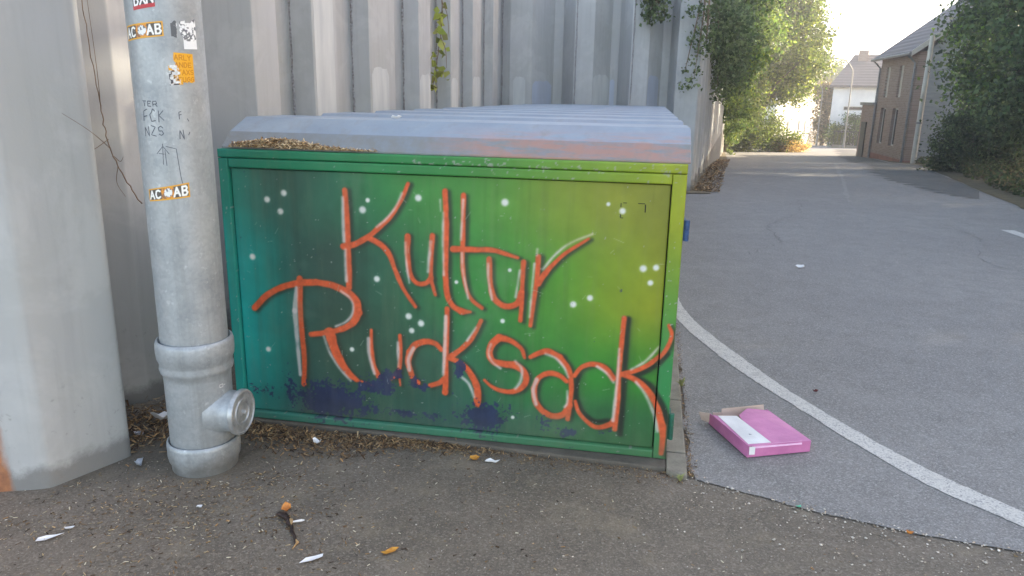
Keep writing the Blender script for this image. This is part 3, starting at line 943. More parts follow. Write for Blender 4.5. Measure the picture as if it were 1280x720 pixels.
def lid_mat():
    n = N('weathered_zinc_lid')
    v = n.coords('Object')
    x, y, z = n.sep(v)[:3]
    f = n.noise(v, 3.0, 6, 0.65)
    g = n.noise(v, 18, 6, 0.7)
    c = n.ramp(f, [(0.3, lin(138, 151, 163)), (0.7, lin(121, 134, 147))])
    c = n.mix(n.ramp(g, [(0.5, 0.0), (0.75, 0.35)]), c, lin(160, 168, 172))
    st = n.noise(n.coords('Object', (1.2, 5, 5)), 5, 6, 0.7)
    # pink and brown overspray along the right of the front lid
    m1 = n.math('MULTIPLY', n.ramp(x, [(0.0, 0.0), (1.0, 1.0)]), 1.0)
    a = n.math('MULTIPLY', n.ramp(n.math('SUBTRACT', x, 0.9), [(0.0, 0.0), (0.35, 1.0)]), n.ramp(st, [(0.38, 0.0), (0.56, 0.75)]))
    low = n.ramp(n.math('MULTIPLY', n.math('SUBTRACT', 1.44, z), 6.0, True), [(0.15, 0.12), (0.5, 1.0)])
    b = n.math('MULTIPLY', n.ramp(n.math('SUBTRACT', 1.385, z), [(0.013, 0.0), (0.016, 1.0)]), n.ramp(g, [(0.30, 0.35), (0.62, 0.8)]))  # lower facet darkened: dirt plus its duller sky reflection, both put into the colour
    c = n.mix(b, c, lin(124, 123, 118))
    c = n.mix(n.math('MULTIPLY', a, low), c, lin(170, 126, 110))
    dr = n.noise(n.coords('Object', (6, 2.5, 2.5)), 3, 6, 0.7)
    c = n.mix(n.ramp(dr, [(0.52, 0.0), (0.7, 0.5)]), c, lin(128, 128, 122))
    n.set(c, n.ramp(g, [(0.3, 0.45), (0.7, 0.6)]), 0.1, 0.3)
    n.bump(f, 0.15, 0.01)
    return n.m
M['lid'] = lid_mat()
M['locker_steel'] = simple_mat('locker_grey_green_steel', lin(120, 138, 112), lin(96, 112, 92), 5, 0.6, bump=0.1)
M['hinge'] = simple_mat('blue_hinge_paint', lin(58, 92, 140), lin(40, 62, 96), 20, 0.5)
M['hinge_green'] = simple_mat('green_hinge_paint', lin(44, 108, 84), lin(34, 76, 62), 20, 0.5)
M['dark_gap'] = simple_mat('gap_shade_and_scratch', lin(40, 44, 40), lin(28, 30, 28), 10, 0.8)  # dark tone standing in for shade in the panel gap; also colours the scratches

PROF = [(0.030, 1.2995), (0.030, 1.308), (0.105, 1.371), (0.255, 1.4305), (0.615, 1.4305), (0.735, 1.372), (0.828, 1.312), (0.828, 1.2995)]
def lid_mesh():
    mb = MB()
    mb.prism([(0.006, v, z) for v, z in PROF], (LW + 0.004, 0, 0))
    # folded seams across the hood
    return mb.mesh('lid', bevel=0.0025)
LID = lid_mesh()

def locker(i):
    base = loc2w(0, LP * i)
    if i == 0:
        lab = 'bicycle locker with sprayed green mural and orange lettering on its end panel'
        t = thing('bicycle_locker', lab, 'bike locker', (base[0], base[1], ZB), YAW, 'row of bicycle lockers')
    else:
        nth = ('', 'first', 'second', 'third', 'fourth', 'fifth', 'sixth', 'seventh', 'eighth', 'ninth', 'tenth')[i]
        t = thing('bicycle_locker', 'pale-lidded bicycle locker, %s in the row behind the mural-painted one' % nth, 'bike locker', (base[0], base[1], ZB), YAW, 'row of bicycle lockers')
    return t
lk = locker(0)
def lz(z): return z                                   # local z counts from the true ground in the mural data
# the Empty stands on the slab: shift the parts down so that mural heights stay true
def fix(o):
    o.location.z = -ZB
    return o
zb = ZB + 0.002
fix(painted('end_panel', 0.0490, 1.9705, 0.0640, 1.2140, 0.020, 0.030, 0.0036, lk, False, M['mural'], 0.002))
fix(painted('stile', 0.0, 0.0455, zb, 1.2595, 0.0, 0.05, 0.006, lk, True, M['mural']))
fix(painted('stile', 1.9752, LW, zb, 1.2595, 0.0, 0.05, 0.0036, lk, True, M['mural']))
fix(painted('top_rail', 0.0475, 1.9735, 1.2185, 1.2595, 0.0008, 0.05, 0.006, lk, True, M['mural']))
fix(painted('bottom_rail', 0.0475, 1.9735, zb, 0.0600, 0.0008, 0.05, 0.006, lk, True, M['mural']))
fix(painted('cap_rail', 0.0, LW, 1.2625, 1.2985, -0.002, 0.10, 0.006, lk, True, M['mural']))
mb = MB(); mb.box(0.004, LW - 0.004, 0.040, 0.06, zb + .01, 1.263); fix(mb.build('gap_shade_backing', M['dark_gap'], lk))  # dark sheet behind the panel, so its gap reads as shadow
mb = MB(); mb.box(0.004, 0.02, 0.062, LP - 0.004, zb, 1.297); fix(mb.build('side_panel', M['locker_steel'], lk, bevel=0.002))
mb = MB(); mb.box(0.022, LW - 0.022, LP - 0.02, LP - 0.004, zb, 1.297); fix(mb.build('back_panel', M['locker_steel'], lk, bevel=0.002))
mb = MB(); mb.box(LW - 0.022, LW - 0.001, 0.054, LP - 0.006, zb + 0.02, 1.292); d = fix(mb.build('door', M['locker_steel'], lk, bevel=0.003))
mb = MB(); mb.lathe([(0.018, 0), (0.018, 0.02), (0.012, 0.035)], (LW - 0.003, LP - 0.12, 0.75), (1, 0, 0), 16); mb.build('door_lock', M['hinge'], d)
for z0, mt, hl in ((0.992, M['hinge'], 0.085), (0.115, M['hinge_green'], 0.12)):
    mb = MB()
    mb.box(LW + 0.001, LW + 0.010, 0.012, 0.075, z0, z0 + hl)
    mb.lathe([(0.0105, 0), (0.0105, hl * .48), (0.008, hl * .49), (0.008, hl * .51), (0.0105, hl * .52), (0.0105, hl)], (LW + 0.014, 0.016, z0), (0, 0, 1), 12)
    fix(mb.build('hinge', mt, lk, bevel=0.001))
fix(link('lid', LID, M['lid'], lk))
# square scratch outline left by a removed plate
for (a0, a1, b0, b1) in ((1.775, 1.778, 1.075, 1.088), (1.775, 1.778, 1.118, 1.134), (1.785, 1.800, 1.134, 1.1365), (1.845, 1.872, 1.134, 1.1365), (1.873, 1.877, 1.100, 1.132), (1.777, 1.788, 1.072, 1.0745)):
    mb = MB(); mb.box(a0, a1, 0.0175, 0.0215, b0, b1); fix(mb.build('scratch_mark', M['dark_gap'], lk))

BODY = MB()
BODY.box(0.0, 0.05, 0.0, LP - 0.003, zb, 1.2985).box(LW - 0.05, LW - 0.024, 0.0, LP - 0.003, zb, 1.2985).box(0.052, LW - 0.052, 0.0, 0.02, zb, 1.2985).box(0.052, LW - 0.052, LP - 0.03, LP - 0.003, zb, 1.2985)
BODY = BODY.mesh('carcass')
DOOR = MB().box(LW - 0.022, LW - 0.001, 0.004, LP - 0.006, zb + 0.02, 1.292).mesh('door', 0.003)
for i in range(1, 11):
    t = locker(i)
    fix(link('carcass', BODY, M['locker_steel'], t))
    fix(link('door', DOOR, M['locker_steel'], t))
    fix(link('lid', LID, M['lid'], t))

# concrete slab and kerb under the row
sl = MB()
b_ = [(-0.05, -0.006), (0.9, -0.022), (LW + 0.001, -0.072), (LW + 0.001, 9.6), (-0.05, 9.6)]
sl.prism([loc2w(u, v, -0.15) for u, v in b_], (0, 0, 0.15 + ZB))
slab = tag(sl.build('foundation_slab', concrete('slab_concrete', lin(112, 105, 95), lin(80, 75, 67), lin(74, 70, 58)), bevel=0.008), kind='structure')
kerb = thing('kerb', 'worn concrete edging kerb along the foot of the bicycle lockers beside the road', 'kerb', loc2w(LW + 0.04, -0.1))
v = -0.118
for k, L in enumerate([0.20, 0.60] + [0.95] * 9):
    mb = MB()
    a, b = LW + 0.003, LW + 0.089
    e = 0.004 * (k % 3 - 1)
    if k == 0:
        q = [(a, v + 0.035), (a + 0.02, v + 0.012), (b, v), (b + 0.001, v + L - 0.006), (a, v + L - 0.006)]
    else:
        q = [(a, v + 0.003), (b + e * .5, v + 0.003), (b + e * .5, v + L - 0.004), (a, v + L - 0.004)]
    mb.prism([loc2w(x, y, -0.18) for x, y in q], (0, 0, 0.18 + 0.027 + e * 0.7))
    mb.build('kerb_stone', M['concrete'], kerb, bevel=0.007, world=True)
    v += L

# ------------------------------------------------------------------ downpipe with access port
PX, PY, PR = -1.30, 2.89, 0.13
def zinc():
    n = N('galvanised_pipe')
    v = n.coords('Object')
    f = n.noise(v, 7, 6, 0.65)
    sp = n.sep(n.voronoi(v, 85))[0]
    g = n.noise(v, 30, 5, 0.7)
    c = n.ramp(f, [(0.3, lin(180, 184, 186)), (0.7, lin(150, 155, 158))])
    c = n.mix(0.10, c, n.ramp(sp, [(0.2, lin(140, 150, 156)), (0.8, lin(208, 214, 216))]))
    c = n.mix(n.ramp(g, [(0.60, 0.0), (0.72, 0.5)]), c, lin(222, 226, 226))
    sk = n.noise(n.coords('Object', (14, 14, 0.5)), 1.6, 5, 0.65)
    c = n.mix(n.ramp(sk, [(0.52, 0.0), (0.72, 0.35)]), c, lin(132, 134, 132))
    z = n.sep(v)[2]
    c = n.mix(n.ramp(n.math('SUBTRACT', n.math('MULTIPLY', f, 0.25), z), [(0.02, 0.0), (0.12, 0.7)]), c, lin(112, 110, 104))
    n.set(c, n.ramp(f, [(0.3, 0.42), (0.7, 0.58)]), 0.35, 0.4)
    n.bump(n.math('ADD', f, n.math('MULTIPLY', g, 0.2)), 0.12, 0.006)
    return n.m
M['zinc'] = zinc()
M['cast'] = simple_mat('cast_aluminium_cap', lin(190, 192, 192), lin(158, 160, 160), 30, 0.42, 0.5)
M['ink'] = simple_mat('marker_ink', lin(84, 88, 97), lin(110, 114, 121), 60, 0.7)
pipe_t = thing('drain_downpipe', 'thick galvanised steel downpipe with stickers and a capped access port near the ground', 'downpipe', (PX, PY, 0))
mb = MB(); mb.lathe([(PR, 0.50), (PR, 3.62)], n=64); mb.build('pipe', M['zinc'], pipe_t, smooth_angle=0.5)
mb = MB(); mb.lathe([(0.120, 0.095), (0.130, 0.12), (0.131, 0.40), (0.133, 0.424), (0.141, 0.434), (0.144, 0.449), (0.141, 0.463), (0.142, 0.474), (0.149, 0.492), (0.152, 0.520), (0.151, 0.552), (0.147, 0.566), (0.140, 0.570), (0.134, 0.562), (0.132, 0.535)], n=64)
mb.build('access_section', M['zinc'], pipe_t, smooth_angle=0.9)
mb = MB(); mb.lathe([(0.130, -0.05), (0.134, 0.022), (0.142, 0.040), (0.1455, 0.060), (0.146, 0.108), (0.144, 0.122), (0.138, 0.126), (0.133, 0.120), (0.132, 0.09)], n=64)
mb.build('base_collar', M['zinc'], pipe_t, smooth_angle=0.9)
pd = Vector((0.985, -0.17, 0.0)).normalized()
mb = MB(); mb.lathe([(0.112, 0.075), (0.098, 0.105), (0.088, 0.125), (0.085, 0.150), (0.086, 0.176), (0.089, 0.180)], (0, 0, 0.252), pd, 48)
port = mb.build('access_port', M['zinc'], pipe_t, smooth_angle=0.9)
mb = MB(); mb.lathe([(0.091, 0.172), (0.0955, 0.175), (0.0965, 0.186), (0.0935, 0.194), (0.086, 0.196), (0.084, 0.191), (0.060, 0.190), (0.057, 0.195), (0.046, 0.195), (0.043, 0.190), (0.014, 0.190)], (0, 0, 0.252), pd, 48)
cap_o = mb.build('port_cap', M['cast'], port, smooth_angle=0.7)
mb = MB(); mb.lathe([(0.016, 0.188), (0.016, 0.192), (0.010, 0.193), (0.010, 0.204), (0.006, 0.207)], (0, 0, 0.252), pd, 6); mb.build('cap_screw', M['cast'], pipe_t)

FONT = {
 'A': [[(0, 0), (.5, 1), (1, 0)], [(.2, .35), (.8, .35)]], 'B': [[(.1, 0), (.1, 1), (.7, 1), (.9, .78), (.7, .52), (.1, .52)], [(.7, .52), (.95, .27), (.7, 0), (.1, 0)]],
 'C': [[(.95, .85), (.6, 1), (.2, .9), (.05, .5), (.2, .1), (.6, 0), (.95, .15)]], 'X': [[(0, 0), (1, 1)], [(0, 1), (1, 0)]],
 'N': [[(0, 0), (0, 1), (1, 0), (1, 1)]], 'E': [[(1, 0), (.05, 0), (.05, 1), (1, 1)], [(.05, .5), (.8, .5)]], 'R': [[(.05, 0), (.05, 1), (.8, 1), (.95, .75), (.8, .5), (.05, .5)], [(.5, .5), (1, 0)]],
 'L': [[(.05, 1), (.05, 0), (.95, 0)]], 'I': [[(.5, 0), (.5, 1)]], 'D': [[(.05, 0), (.05, 1), (.6, 1), (.95, .6), (.95, .4), (.6, 0), (.05, 0)]],
 'T': [[(0, 1), (1, 1)], [(.5, 1), (.5, 0)]], 'S': [[(.95, .85), (.6, 1), (.1, .85), (.2, .55), (.8, .45), (.92, .15), (.5, 0), (.05, .15)]],
 'F': [[(.05, 0), (.05, 1), (.95, 1)], [(.05, .52), (.75, .52)]], 'U': [[(.05, 1), (.05, .2), (.5, 0), (.95, .2), (.95, 1)]], 'G': [[(.95, .85), (.5, 1), (.05, .6), (.1, .2), (.5, 0), (.95, .2), (.95, .5), (.6, .5)]],
 'Y': [[(0, 1), (.5, .5), (1, 1)], [(.5, .5), (.5, 0)]], 'K': [[(.05, 0), (.05, 1)], [(.95, 1), (.05, .45), (1, 0)]], 'Z': [[(0, 1), (1, 1), (0, 0), (1, 0)]],
}
def poly_alpha(P, pts, w, soft):
    best = np.full(len(P), -1e9)
    p = np.array(pts, float)
    for a, b in zip(p[:-1], p[1:]):
        d = b - a
        t = np.clip(((P - a) @ d) / max(d @ d, 1e-12), 0, 1)
        best = np.maximum(best, w / 2 - np.hypot(P[:, 0] - a[0] - t * d[0], P[:, 1] - a[1] - t * d[1]))
    return sstep(-soft, soft, best)
def write(P, c, text, x0, y0, w, h, gap, lw, col, soft=0.0006):
    for ch in text:
        if ch in FONT:
            for pl_ in FONT[ch]:
                a = poly_alpha(P, [(x0 + px * w, y0 + py * h) for px, py in pl_], lw, soft)[:, None]
                c = c * (1 - a) + np.array(col, float) * a
        x0 += w + gap
    return c

def sticker(name, th0, th1, zl0, zl1, zr0, zr1, paint, mask=None, res=0.0014, rr=PR + 0.0007):
    """print wrapped round the pipe: th0..th1 left to right, bottom/top heights at the left and at the right end"""
    W = (th1 - th0) * PR
    H = zl1 - zl0
    nu, nv = int(W / res) + 2, int(H / res) + 2
    s, t = np.meshgrid(np.linspace(0, 1, nu), np.linspace(0, 1, nv))
    P = np.stack([s * W, t * H], -1).reshape(-1, 2)
    th = th0 + s * (th1 - th0)
    z = (zl0 * (1 - s) + zr0 * s) * (1 - t) + (zl1 * (1 - s) + zr1 * s) * t
    V = np.stack([rr * np.cos(th), rr * np.sin(th), z], -1).reshape(-1, 3)
    F = grid_faces(nv, nu).reshape(-1, 4)
    if mask is not None:
        k = mask(P, W, H)
        F = F[k[F].all(1)]
    me = mesh_fast(name, V, F, 4)
    set_cols(me, lin_np(np.clip(paint(P, W, H), 0, 255)))
    return link(name, me, M['sticker'], pipe_t)
def sticker_mat():
    n = N('printed_sticker')
    c = n.attr('Col')
    f = n.noise(n.coords('Object'), 160, 4, 0.7)
    c = n.mix(n.ramp(f, [(0.6, 0.0), (0.75, 0.45)]), c, lin(196, 200, 200))
    return n.set(c, 0.45, 0.0, 0.4)
M['sticker'] = sticker_mat()

def paint_acab(P, W, H):
    c = np.tile(np.array([224., 166, 62]), (len(P), 1))
    ins = (np.minimum(P[:, 0], W - P[:, 0]) > 0.005) & (np.minimum(P[:, 1], H - P[:, 1]) > 0.005)
    c[ins] = (92, 84, 76)
    em = (P[:, 0] > W * .37) & (P[:, 0] < W * .66) & ins
    nz = fbm(P[:, 0], P[:, 1], 170, 7, 3)
    c[em] = np.array([226., 150, 54]) * (nz[em] > 0.5)[:, None] + np.array([150., 110, 80]) * (nz[em] <= 0.5)[:, None]
    c = write(P, c, 'AC', W * .05, H * .20, W * .125, H * .60, W * .045, W * .042, (246, 244, 238))
    c = write(P, c, 'AB', W * .66, H * .20, W * .125, H * .60, W * .045, W * .042, (246, 244, 238))
    d = np.hypot(P[:, 0] - W * .53, P[:, 1] - H * .52)
    k = d < H * .33
    c[k] = np.where((nz[k] > 0.55)[:, None], np.array([110., 112, 116]), np.array([232., 232, 228]))
    return c
sticker('sticker', -2.441, -1.205, 1.712, 1.764, 1.731, 1.782, paint_acab)
sticker('sticker', -2.142, -0.905, 1.138, 1.184, 1.157, 1.212, paint_acab)
def paint_bxn(P, W, H):
    c = np.tile(np.array([70., 66, 66]), (len(P), 1))
    c[P[:, 1] < H * .22] = (190, 60, 66)
    return write(P, c, 'BXN', W * .06, H * .27, W * .24, H * .66, W * .07, W * .075, (246, 242, 240))
sticker('sticker', -1.99, -1.355, 1.815, 1.872, 1.829, 1.886, paint_bxn)
def paint_orange(P, W, H):
    c = np.tile(np.array([234., 172, 44]), (len(P), 1))
    for i, tx_ in enumerate(('EARLY', 'BANDE', 'TAXS', 'FUGG')):
        c = write(P, c, tx_, W * .08 + (0.25 * W if i > 1 else 0), H * (.78 - .235 * i), W * .125, H * .15, W * .045, W * .03, (196, 122, 22))
    nz = fbm(P[:, 0], P[:, 1], 120, 9, 3)
    k = (P[:, 0] < W * .42) & (P[:, 1] < H * .62) & (nz > 0.36 + 0.5 * P[:, 0] / W)
    c[k] = np.array([238., 238, 236]) * (0.55 + 0.6 * nz[k])[:, None]
    k2 = (P[:, 0] < W * .35) & (P[:, 1] < H * .45) & (nz < 0.40)
    c[k2] = (70, 70, 74)
    return c
def mask_orange(P, W, H):
    nz = fbm(P[:, 0], P[:, 1], 90, 15, 3)
    return ~((P[:, 0] < W * .22 * (0.6 + nz)) & (P[:, 1] > H * .62)) & ~((P[:, 0] > W * .5) & (P[:, 1] < H * .05 * nz * 2))
sticker('sticker', -1.17, -0.47, 1.562, 1.678, 1.570, 1.674, paint_orange, mask_orange)
def paint_torn(P, W, H):
    nz = fbm(P[:, 0], P[:, 1], 110, 19, 3)
    c = np.tile(np.array([240., 242, 242]), (len(P), 1))
    k = (nz < 0.42) & (P[:, 1] > H * .25)
    c[k] = (120, 124, 128)
    c[(P[:, 0] < W * .2)] = (96, 98, 102)
    return c
def mask_torn(P, W, H):
    nz = fbm(P[:, 0], P[:, 1], 60, 23, 4)
    gap = (np.abs(P[:, 0] - W * .26) < W * .05 * (0.4 + 1.4 * nz))
    low = (P[:, 0] < W * .42) & (P[:, 1] < H * (.30 + .2 * nz))
    top = P[:, 1] > H * (1.05 - .35 * nz)
    return ~(gap | low | top)
sticker('sticker', -1.02, -0.28, 1.688, 1.794, 1.692, 1.800, paint_torn, mask_torn)

def ink(strokes, th0, z0, sw, sh, lw=0.0032):
    mb = MB()
    for st in strokes:
        pts = [(th0 + x * sw / PR, z0 + y * sh) for x, y in st]
        dense = []
        for a, b in zip(pts[:-1], pts[1:]):
            for k in range(5):
                dense.append((a[0] + (b[0] - a[0]) * k / 5, a[1] + (b[1] - a[1]) * k / 5))
        dense.append(pts[-1])
        vs_, fs_ = [], []
        for i, (t, z) in enumerate(dense):
            a, b = dense[max(i - 1, 0)], dense[min(i + 1, len(dense) - 1)]
            dx, dz = (b[0] - a[0]) * PR, b[1] - a[1]
            L = math.hypot(dx, dz) or 1
            ox, oz = -dz / L * lw / 2, dx / L * lw / 2
            for sgn in (1, -1):
                tt = t + sgn * ox / PR
                vs_.append(((PR + 0.0006) * math.cos(tt), (PR + 0.0006) * math.sin(tt), z + sgn * oz))
        for i in range(len(dense) - 1):
            fs_.append((2 * i, 2 * i + 1, 2 * i + 3, 2 * i + 2))
        mb.add(vs_, fs_)
    return mb
def scrawl(text, th0, z0, w, h, gap, jitter=0.12):
    st = []
    rs = random.Random(len(text) + int(z0 * 100))
    x = 0.0
    for ch in text:
        for p in FONT.get(ch, []):
            st.append([(x + px * w + rs.uniform(-jitter, jitter) * w, py * h + rs.uniform(-jitter, jitter) * h) for px, py in p])
        x += w + gap
    return ink(st, th0, z0, 1.0, 1.0)
for part in (scrawl('TER', -2.01, 1.487, 0.015, 0.018, 0.007), scrawl('FCK', -2.02, 1.434, 0.020, 0.040, 0.010), scrawl('NZS', -2.02, 1.384, 0.018, 0.032, 0.010),
             scrawl('F', -1.02, 1.440, 0.012, 0.032, 0.01), scrawl('N', -1.03, 1.372, 0.013, 0.034, 0.01),
             ink([[(0, .6), (.5, .9), (.9, .6)], [(.5, 1), (.42, .2)], [(.15, .62), (.55, .60)], [(.62, .75), (.66, .15)], [(.7, .9), (1.4, .8), (1.55, -.3), (1.7, -.8)]], -1.70, 1.26, 0.05, 0.095, 0.0026),
             ink([[(0, 0), (.006, .012)]], -0.80, 1.385, 1, 1), ink([[(0, .06), (.006, .05)]], -0.80, 1.385, 1, 1)):
    part.build('handwriting', M['ink'], pipe_t)
# small printed mark on the access section
mk = ink([[(0, 0), (.016, 0), (.016, .012), (0, .012), (0, 0)], [(.02, .006), (.03, .006)]], -0.52, 0.372, 1, 1, 0.003)
mk.v = [(x * 1.012, y * 1.012, z) for x, y, z in mk.v]
mk.build('stamp_mark', simple_mat('white_print', lin(228, 228, 226), lin(210, 210, 208), 40, 0.5), pipe_t)
# pale strip of peeling tape on the wall behind the pipe
mb = MB()
mb.prism([(-1.806, 3.64, 1.66), (-1.804, 3.675, 1.67), (-1.802, 3.69, 1.55), (-1.797, 3.70, 1.43), (-1.800, 3.66, 1.425), (-1.803, 3.655, 1.56)], (0.010, -0.001, 0))
mb.build('peeling_strip', simple_mat('cream_tape', lin(226, 214, 192), lin(206, 184, 150), 20, 0.7), wall, world=True)

# ------------------------------------------------------------------ pink carton lying on the road
M['pink'] = simple_mat('pink_card', lin(206, 126, 172), lin(188, 110, 156), 9, 0.55, bump=0.5)
M['pink_side'] = M['pink']
M['kraft'] = simple_mat('brown_card', lin(206, 184, 168), lin(192, 168, 152), 8, 0.85)
M['paper'] = simple_mat('white_paper', lin(236, 235, 234), lin(214, 213, 212), 8, 0.7)
bx = thing('cardboard_carton', 'open pink cardboard carton with white paper label lying on the road by the white line', 'cardboard box', (1.06, 3.01, 0.009), math.atan2(0.07, 0.30))
BW, BL_, BH, T = 0.315, 0.365, 0.056, 0.003
mb = MB(); mb.box(0, BW, 0, BL_, 0.001, 0.001 + T); mb.build('bottom', M['pink'], bx)
mb = MB(); mb.hexa([(0, 0, .0045), (T, 0, .0045), (T, BL_, .0045), (0, BL_, .0045)], [(0.002, 0, BH), (T + .002, 0, BH), (T + .002, BL_ - .004, BH - .003), (.002, BL_ - .004, BH - .003)]); mb.build('side_wall', M['pink'], bx)
mb = MB(); mb.box(BW - T, BW, 0, BL_, .0045, BH - .006); mb.build('side_wall', M['pink'], bx)
mb = MB(); mb.box(T + .0025, BW - T - .0005, 0.0, T, .0045, BH - .003); mb.build('front_wall', M['pink'], bx)
def card(name, pts, mat, th=0.0025, parent=bx):
    mb = MB()
    p = [Vector(q) for q in pts]
    nrm = (p[1] - p[0]).cross(p[2] - p[0]).normalized()
    mb.prism([tuple(q) for q in p], tuple(nrm * th))
    return mb.build(name, mat, parent, bevel=0.0006)
top_o = card('top_panel', [(-.001, -.001, BH + .0005), (BW + .001, -.001, BH - .004), (BW - .004, BL_ - .03, BH - .006), (BW * .62, BL_ - .005, BH + .004), (BW * .40, BL_ - .06, BH + .001), (BW * .36, BL_ - .12, BH), (0.0, BL_ - .03, BH)], M['pink'])
card('torn_flap', [(BW * .36, BL_ - .115, BH + .0028), (BW * .42, BL_ - .055, BH + .003), (BW * .66, BL_ + .0, BH + .007), (BW * .98, BL_ - .025, BH - .002), (BW * .70, BL_ - .10, BH + .0035)], M['pink'], 0.0022)
card('back_flap', [(BW * .22, BL_ - .001, .012), (BW * .97, BL_ - .001, .012), (BW * .99, BL_ + .030, .062), (BW * .25, BL_ + .024, .060)], M['kraft'])
card('corner_flap', [(.002, BL_ - .005, .006), (.002, BL_ - .003, .054), (-.040, BL_ + .030, .052), (-.026, BL_ + .022, .012)], M['kraft'])
card('inner_flap', [(.03, BL_ + .002, .015), (.07, BL_ + .004, .015), (.08, BL_ + .012, .046), (.025, BL_ + .012, .050)], M['kraft'])
lab = card('paper_label', [(.008, .012, BH + .0034), (.120, .010, BH + .0022), (.112, .300, BH + .0024), (.020, .318, BH + .0034)], M['paper'], 0.0008)
card('label_fold', [(.006, -.0035, .016), (.034, -.0035, .014), (.034, -.0035, .052), (.004, -.0035, .054)], M['paper'], 0.0008)
card('tape', [(.02, -.0034, BH - .012), (BW * .85, -.0034, BH - .014), (BW * .86, .004, BH + .0002), (.02, .004, BH + .0032)], simple_mat('clear_tape', lin(232, 190, 218), lin(222, 170, 204), 20, 0.25), 0.0004)
mb = MB(); mb.box(.062, .074, .098, .1005, BH + .0038, BH + .0046); mb.build('label_print', M['ink'], bx)
mb = MB(); mb.box(.062, .070, .103, .1045, BH + .0038, BH + .0046); mb.build('label_print', M['ink'], bx)

# ------------------------------------------------------------------ litter
def chips(n, sampler, lmin, lmax, cols, seed, name, label_kind='stuff', flat=0.22, tilt=0.35, wr=(0.12, 0.35)):
    rs = np.random.RandomState(seed)
    V = np.zeros((n, 8, 3)); C = np.zeros((n, 3))
    c = sampler(n, rs)
    L = lmin + (lmax - lmin) * rs.rand(n) ** 2.2
    W = L * rs.uniform(wr[0], wr[1], n)
    T_ = np.maximum(W * flat, 0.0007)
    az = rs.uniform(0, math.pi * 2, n); el = rs.normal(0, tilt, n)
    d = np.stack([np.cos(az) * np.cos(el), np.sin(az) * np.cos(el), np.sin(el)], -1)
    s = np.stack([-np.sin(az), np.cos(az), np.zeros(n)], -1)
    u = np.cross(d, s)
    k = 0
    for a in (-1, 1):
        for b in (-1, 1):
            for e in (-1, 1):
                tap = 1.0 if a < 0 else 0.55
                V[:, k] = c + d * (a * L / 2)[:, None] + s * (b * W / 2 * tap)[:, None] + u * (e * T_ / 2)[:, None]
                k += 1
    V[:, :, 2] += np.clip(-(V[:, :, 2].min(1) - c[:, 2]), 0, 1)[:, None]
    cc = np.array(cols, float)[rs.randint(0, len(cols), n)] * rs.uniform(0.75, 1.15, n)[:, None]
    f = np.array([(0, 1, 3, 2), (4, 6, 7, 5), (0, 4, 5, 1), (2, 3, 7, 6), (0, 2, 6, 4), (1, 5, 7, 3)])
    F = (np.arange(n)[:, None, None] * 8 + f[None]).reshape(-1)
    me = mesh_fast(name, V.reshape(-1, 3), F, 4)
    set_cols(me, np.repeat(lin_np(np.clip(cc, 0, 255)), 8, 0))
    o = link(name, me, M['litter'])
    return tag(o, kind=label_kind)
n_ = N('dry_litter'); M['litter'] = n_.set(n_.attr('Col'), 0.9, 0, 0.2)
STRAW = [(152, 126, 92), (184, 156, 116), (176, 140, 96), (130, 102, 72), (172, 150, 116), (104, 80, 58), (82, 64, 50), (142, 114, 82), (70, 58, 48), (118, 98, 76)]
def on_ground(n, rs, fn):
    pts = np.zeros((0, 3))
    while len(pts) < n:
        q = fn(n, rs)
        pts = np.concatenate([pts, q])
    return pts[:n]
def s_foot(n, rs):
    t = rs.beta(1.3, 1.8, n) * 1.25
    v = -np.abs(rs.normal(0, 0.075, n)) - 0.02
    v *= 0.5 + 1.1 * np.exp(-((t - 0.4) / 0.35) ** 2)
    p = np.array([loc2w(0.08 + a, b) for a, b in zip(t, v)])
    p[:, 2] = 0.001 + 0.012 * rs.rand(n) * np.exp(-np.abs(v) / 0.06)
    return p
o = chips(3500, s_foot, 0.008, 0.030, STRAW, 1, 'leaf_litter'); tag(o, 'straw coloured plant litter drifted against the foot of the painted locker', 'litter')
def s_rest(n, rs):
    t = 0.9 + rs.rand(n) * 1.2
    v = -0.01 - 0.04 * (t - 0.9) - np.abs(rs.normal(0, 0.06, n))
    p = np.array([loc2w(a, b) for a, b in zip(t, v)]); p[:, 2] = 0.003
    return p
o = chips(1300, s_rest, 0.006, 0.018, STRAW, 2, 'leaf_litter'); tag(o, 'thin scatter of husks along the right of the slab edge', 'litter')
def s_nook(n, rs):
    x = -1.72 + rs.normal(0, 0.13, n); y = 3.22 + rs.normal(0, 0.17, n)
    k = (x > -1.98) & (y > 2.95) & ~((np.hypot(x - PX, y - PY) < 0.16)) & (y < 3.55)
    return np.stack([x, y, 0.002 + 0.02 * rs.rand(n)], -1)[k]
o = chips(1150, lambda n, rs: on_ground(n, rs, s_nook), 0.010, 0.040, STRAW, 3, 'leaf_litter'); tag(o, 'dead leaf litter in the nook between pile wall and downpipe', 'litter')
def s_around(n, rs):
    x = rs.normal(-1.25, 0.55, n); y = rs.normal(2.55, 0.35, n)
    k = ~((np.hypot(x - PX, y - PY) < 0.16)) & (y > 1.5) & (y < 3.1) & ((x - -1.805) * 0.26 - (y - 2.685) * 0.155 > 0.01)
    k &= fbm(x + 5, y + 5, 3.0, 98, 3) + 0.3 * rs.rand(n) > 0.62
    return np.stack([x, y, np.full(n, 0.0005)], -1)[k]
o = chips(3400, lambda n, rs: on_ground(n, rs, s_around), 0.003, 0.018, STRAW + [(196, 184, 156), (206, 196, 172), (182, 160, 122)], 4, 'leaf_litter', tilt=0.15); tag(o, 'fine straw bits strewn on the asphalt around the downpipe foot', 'litter')
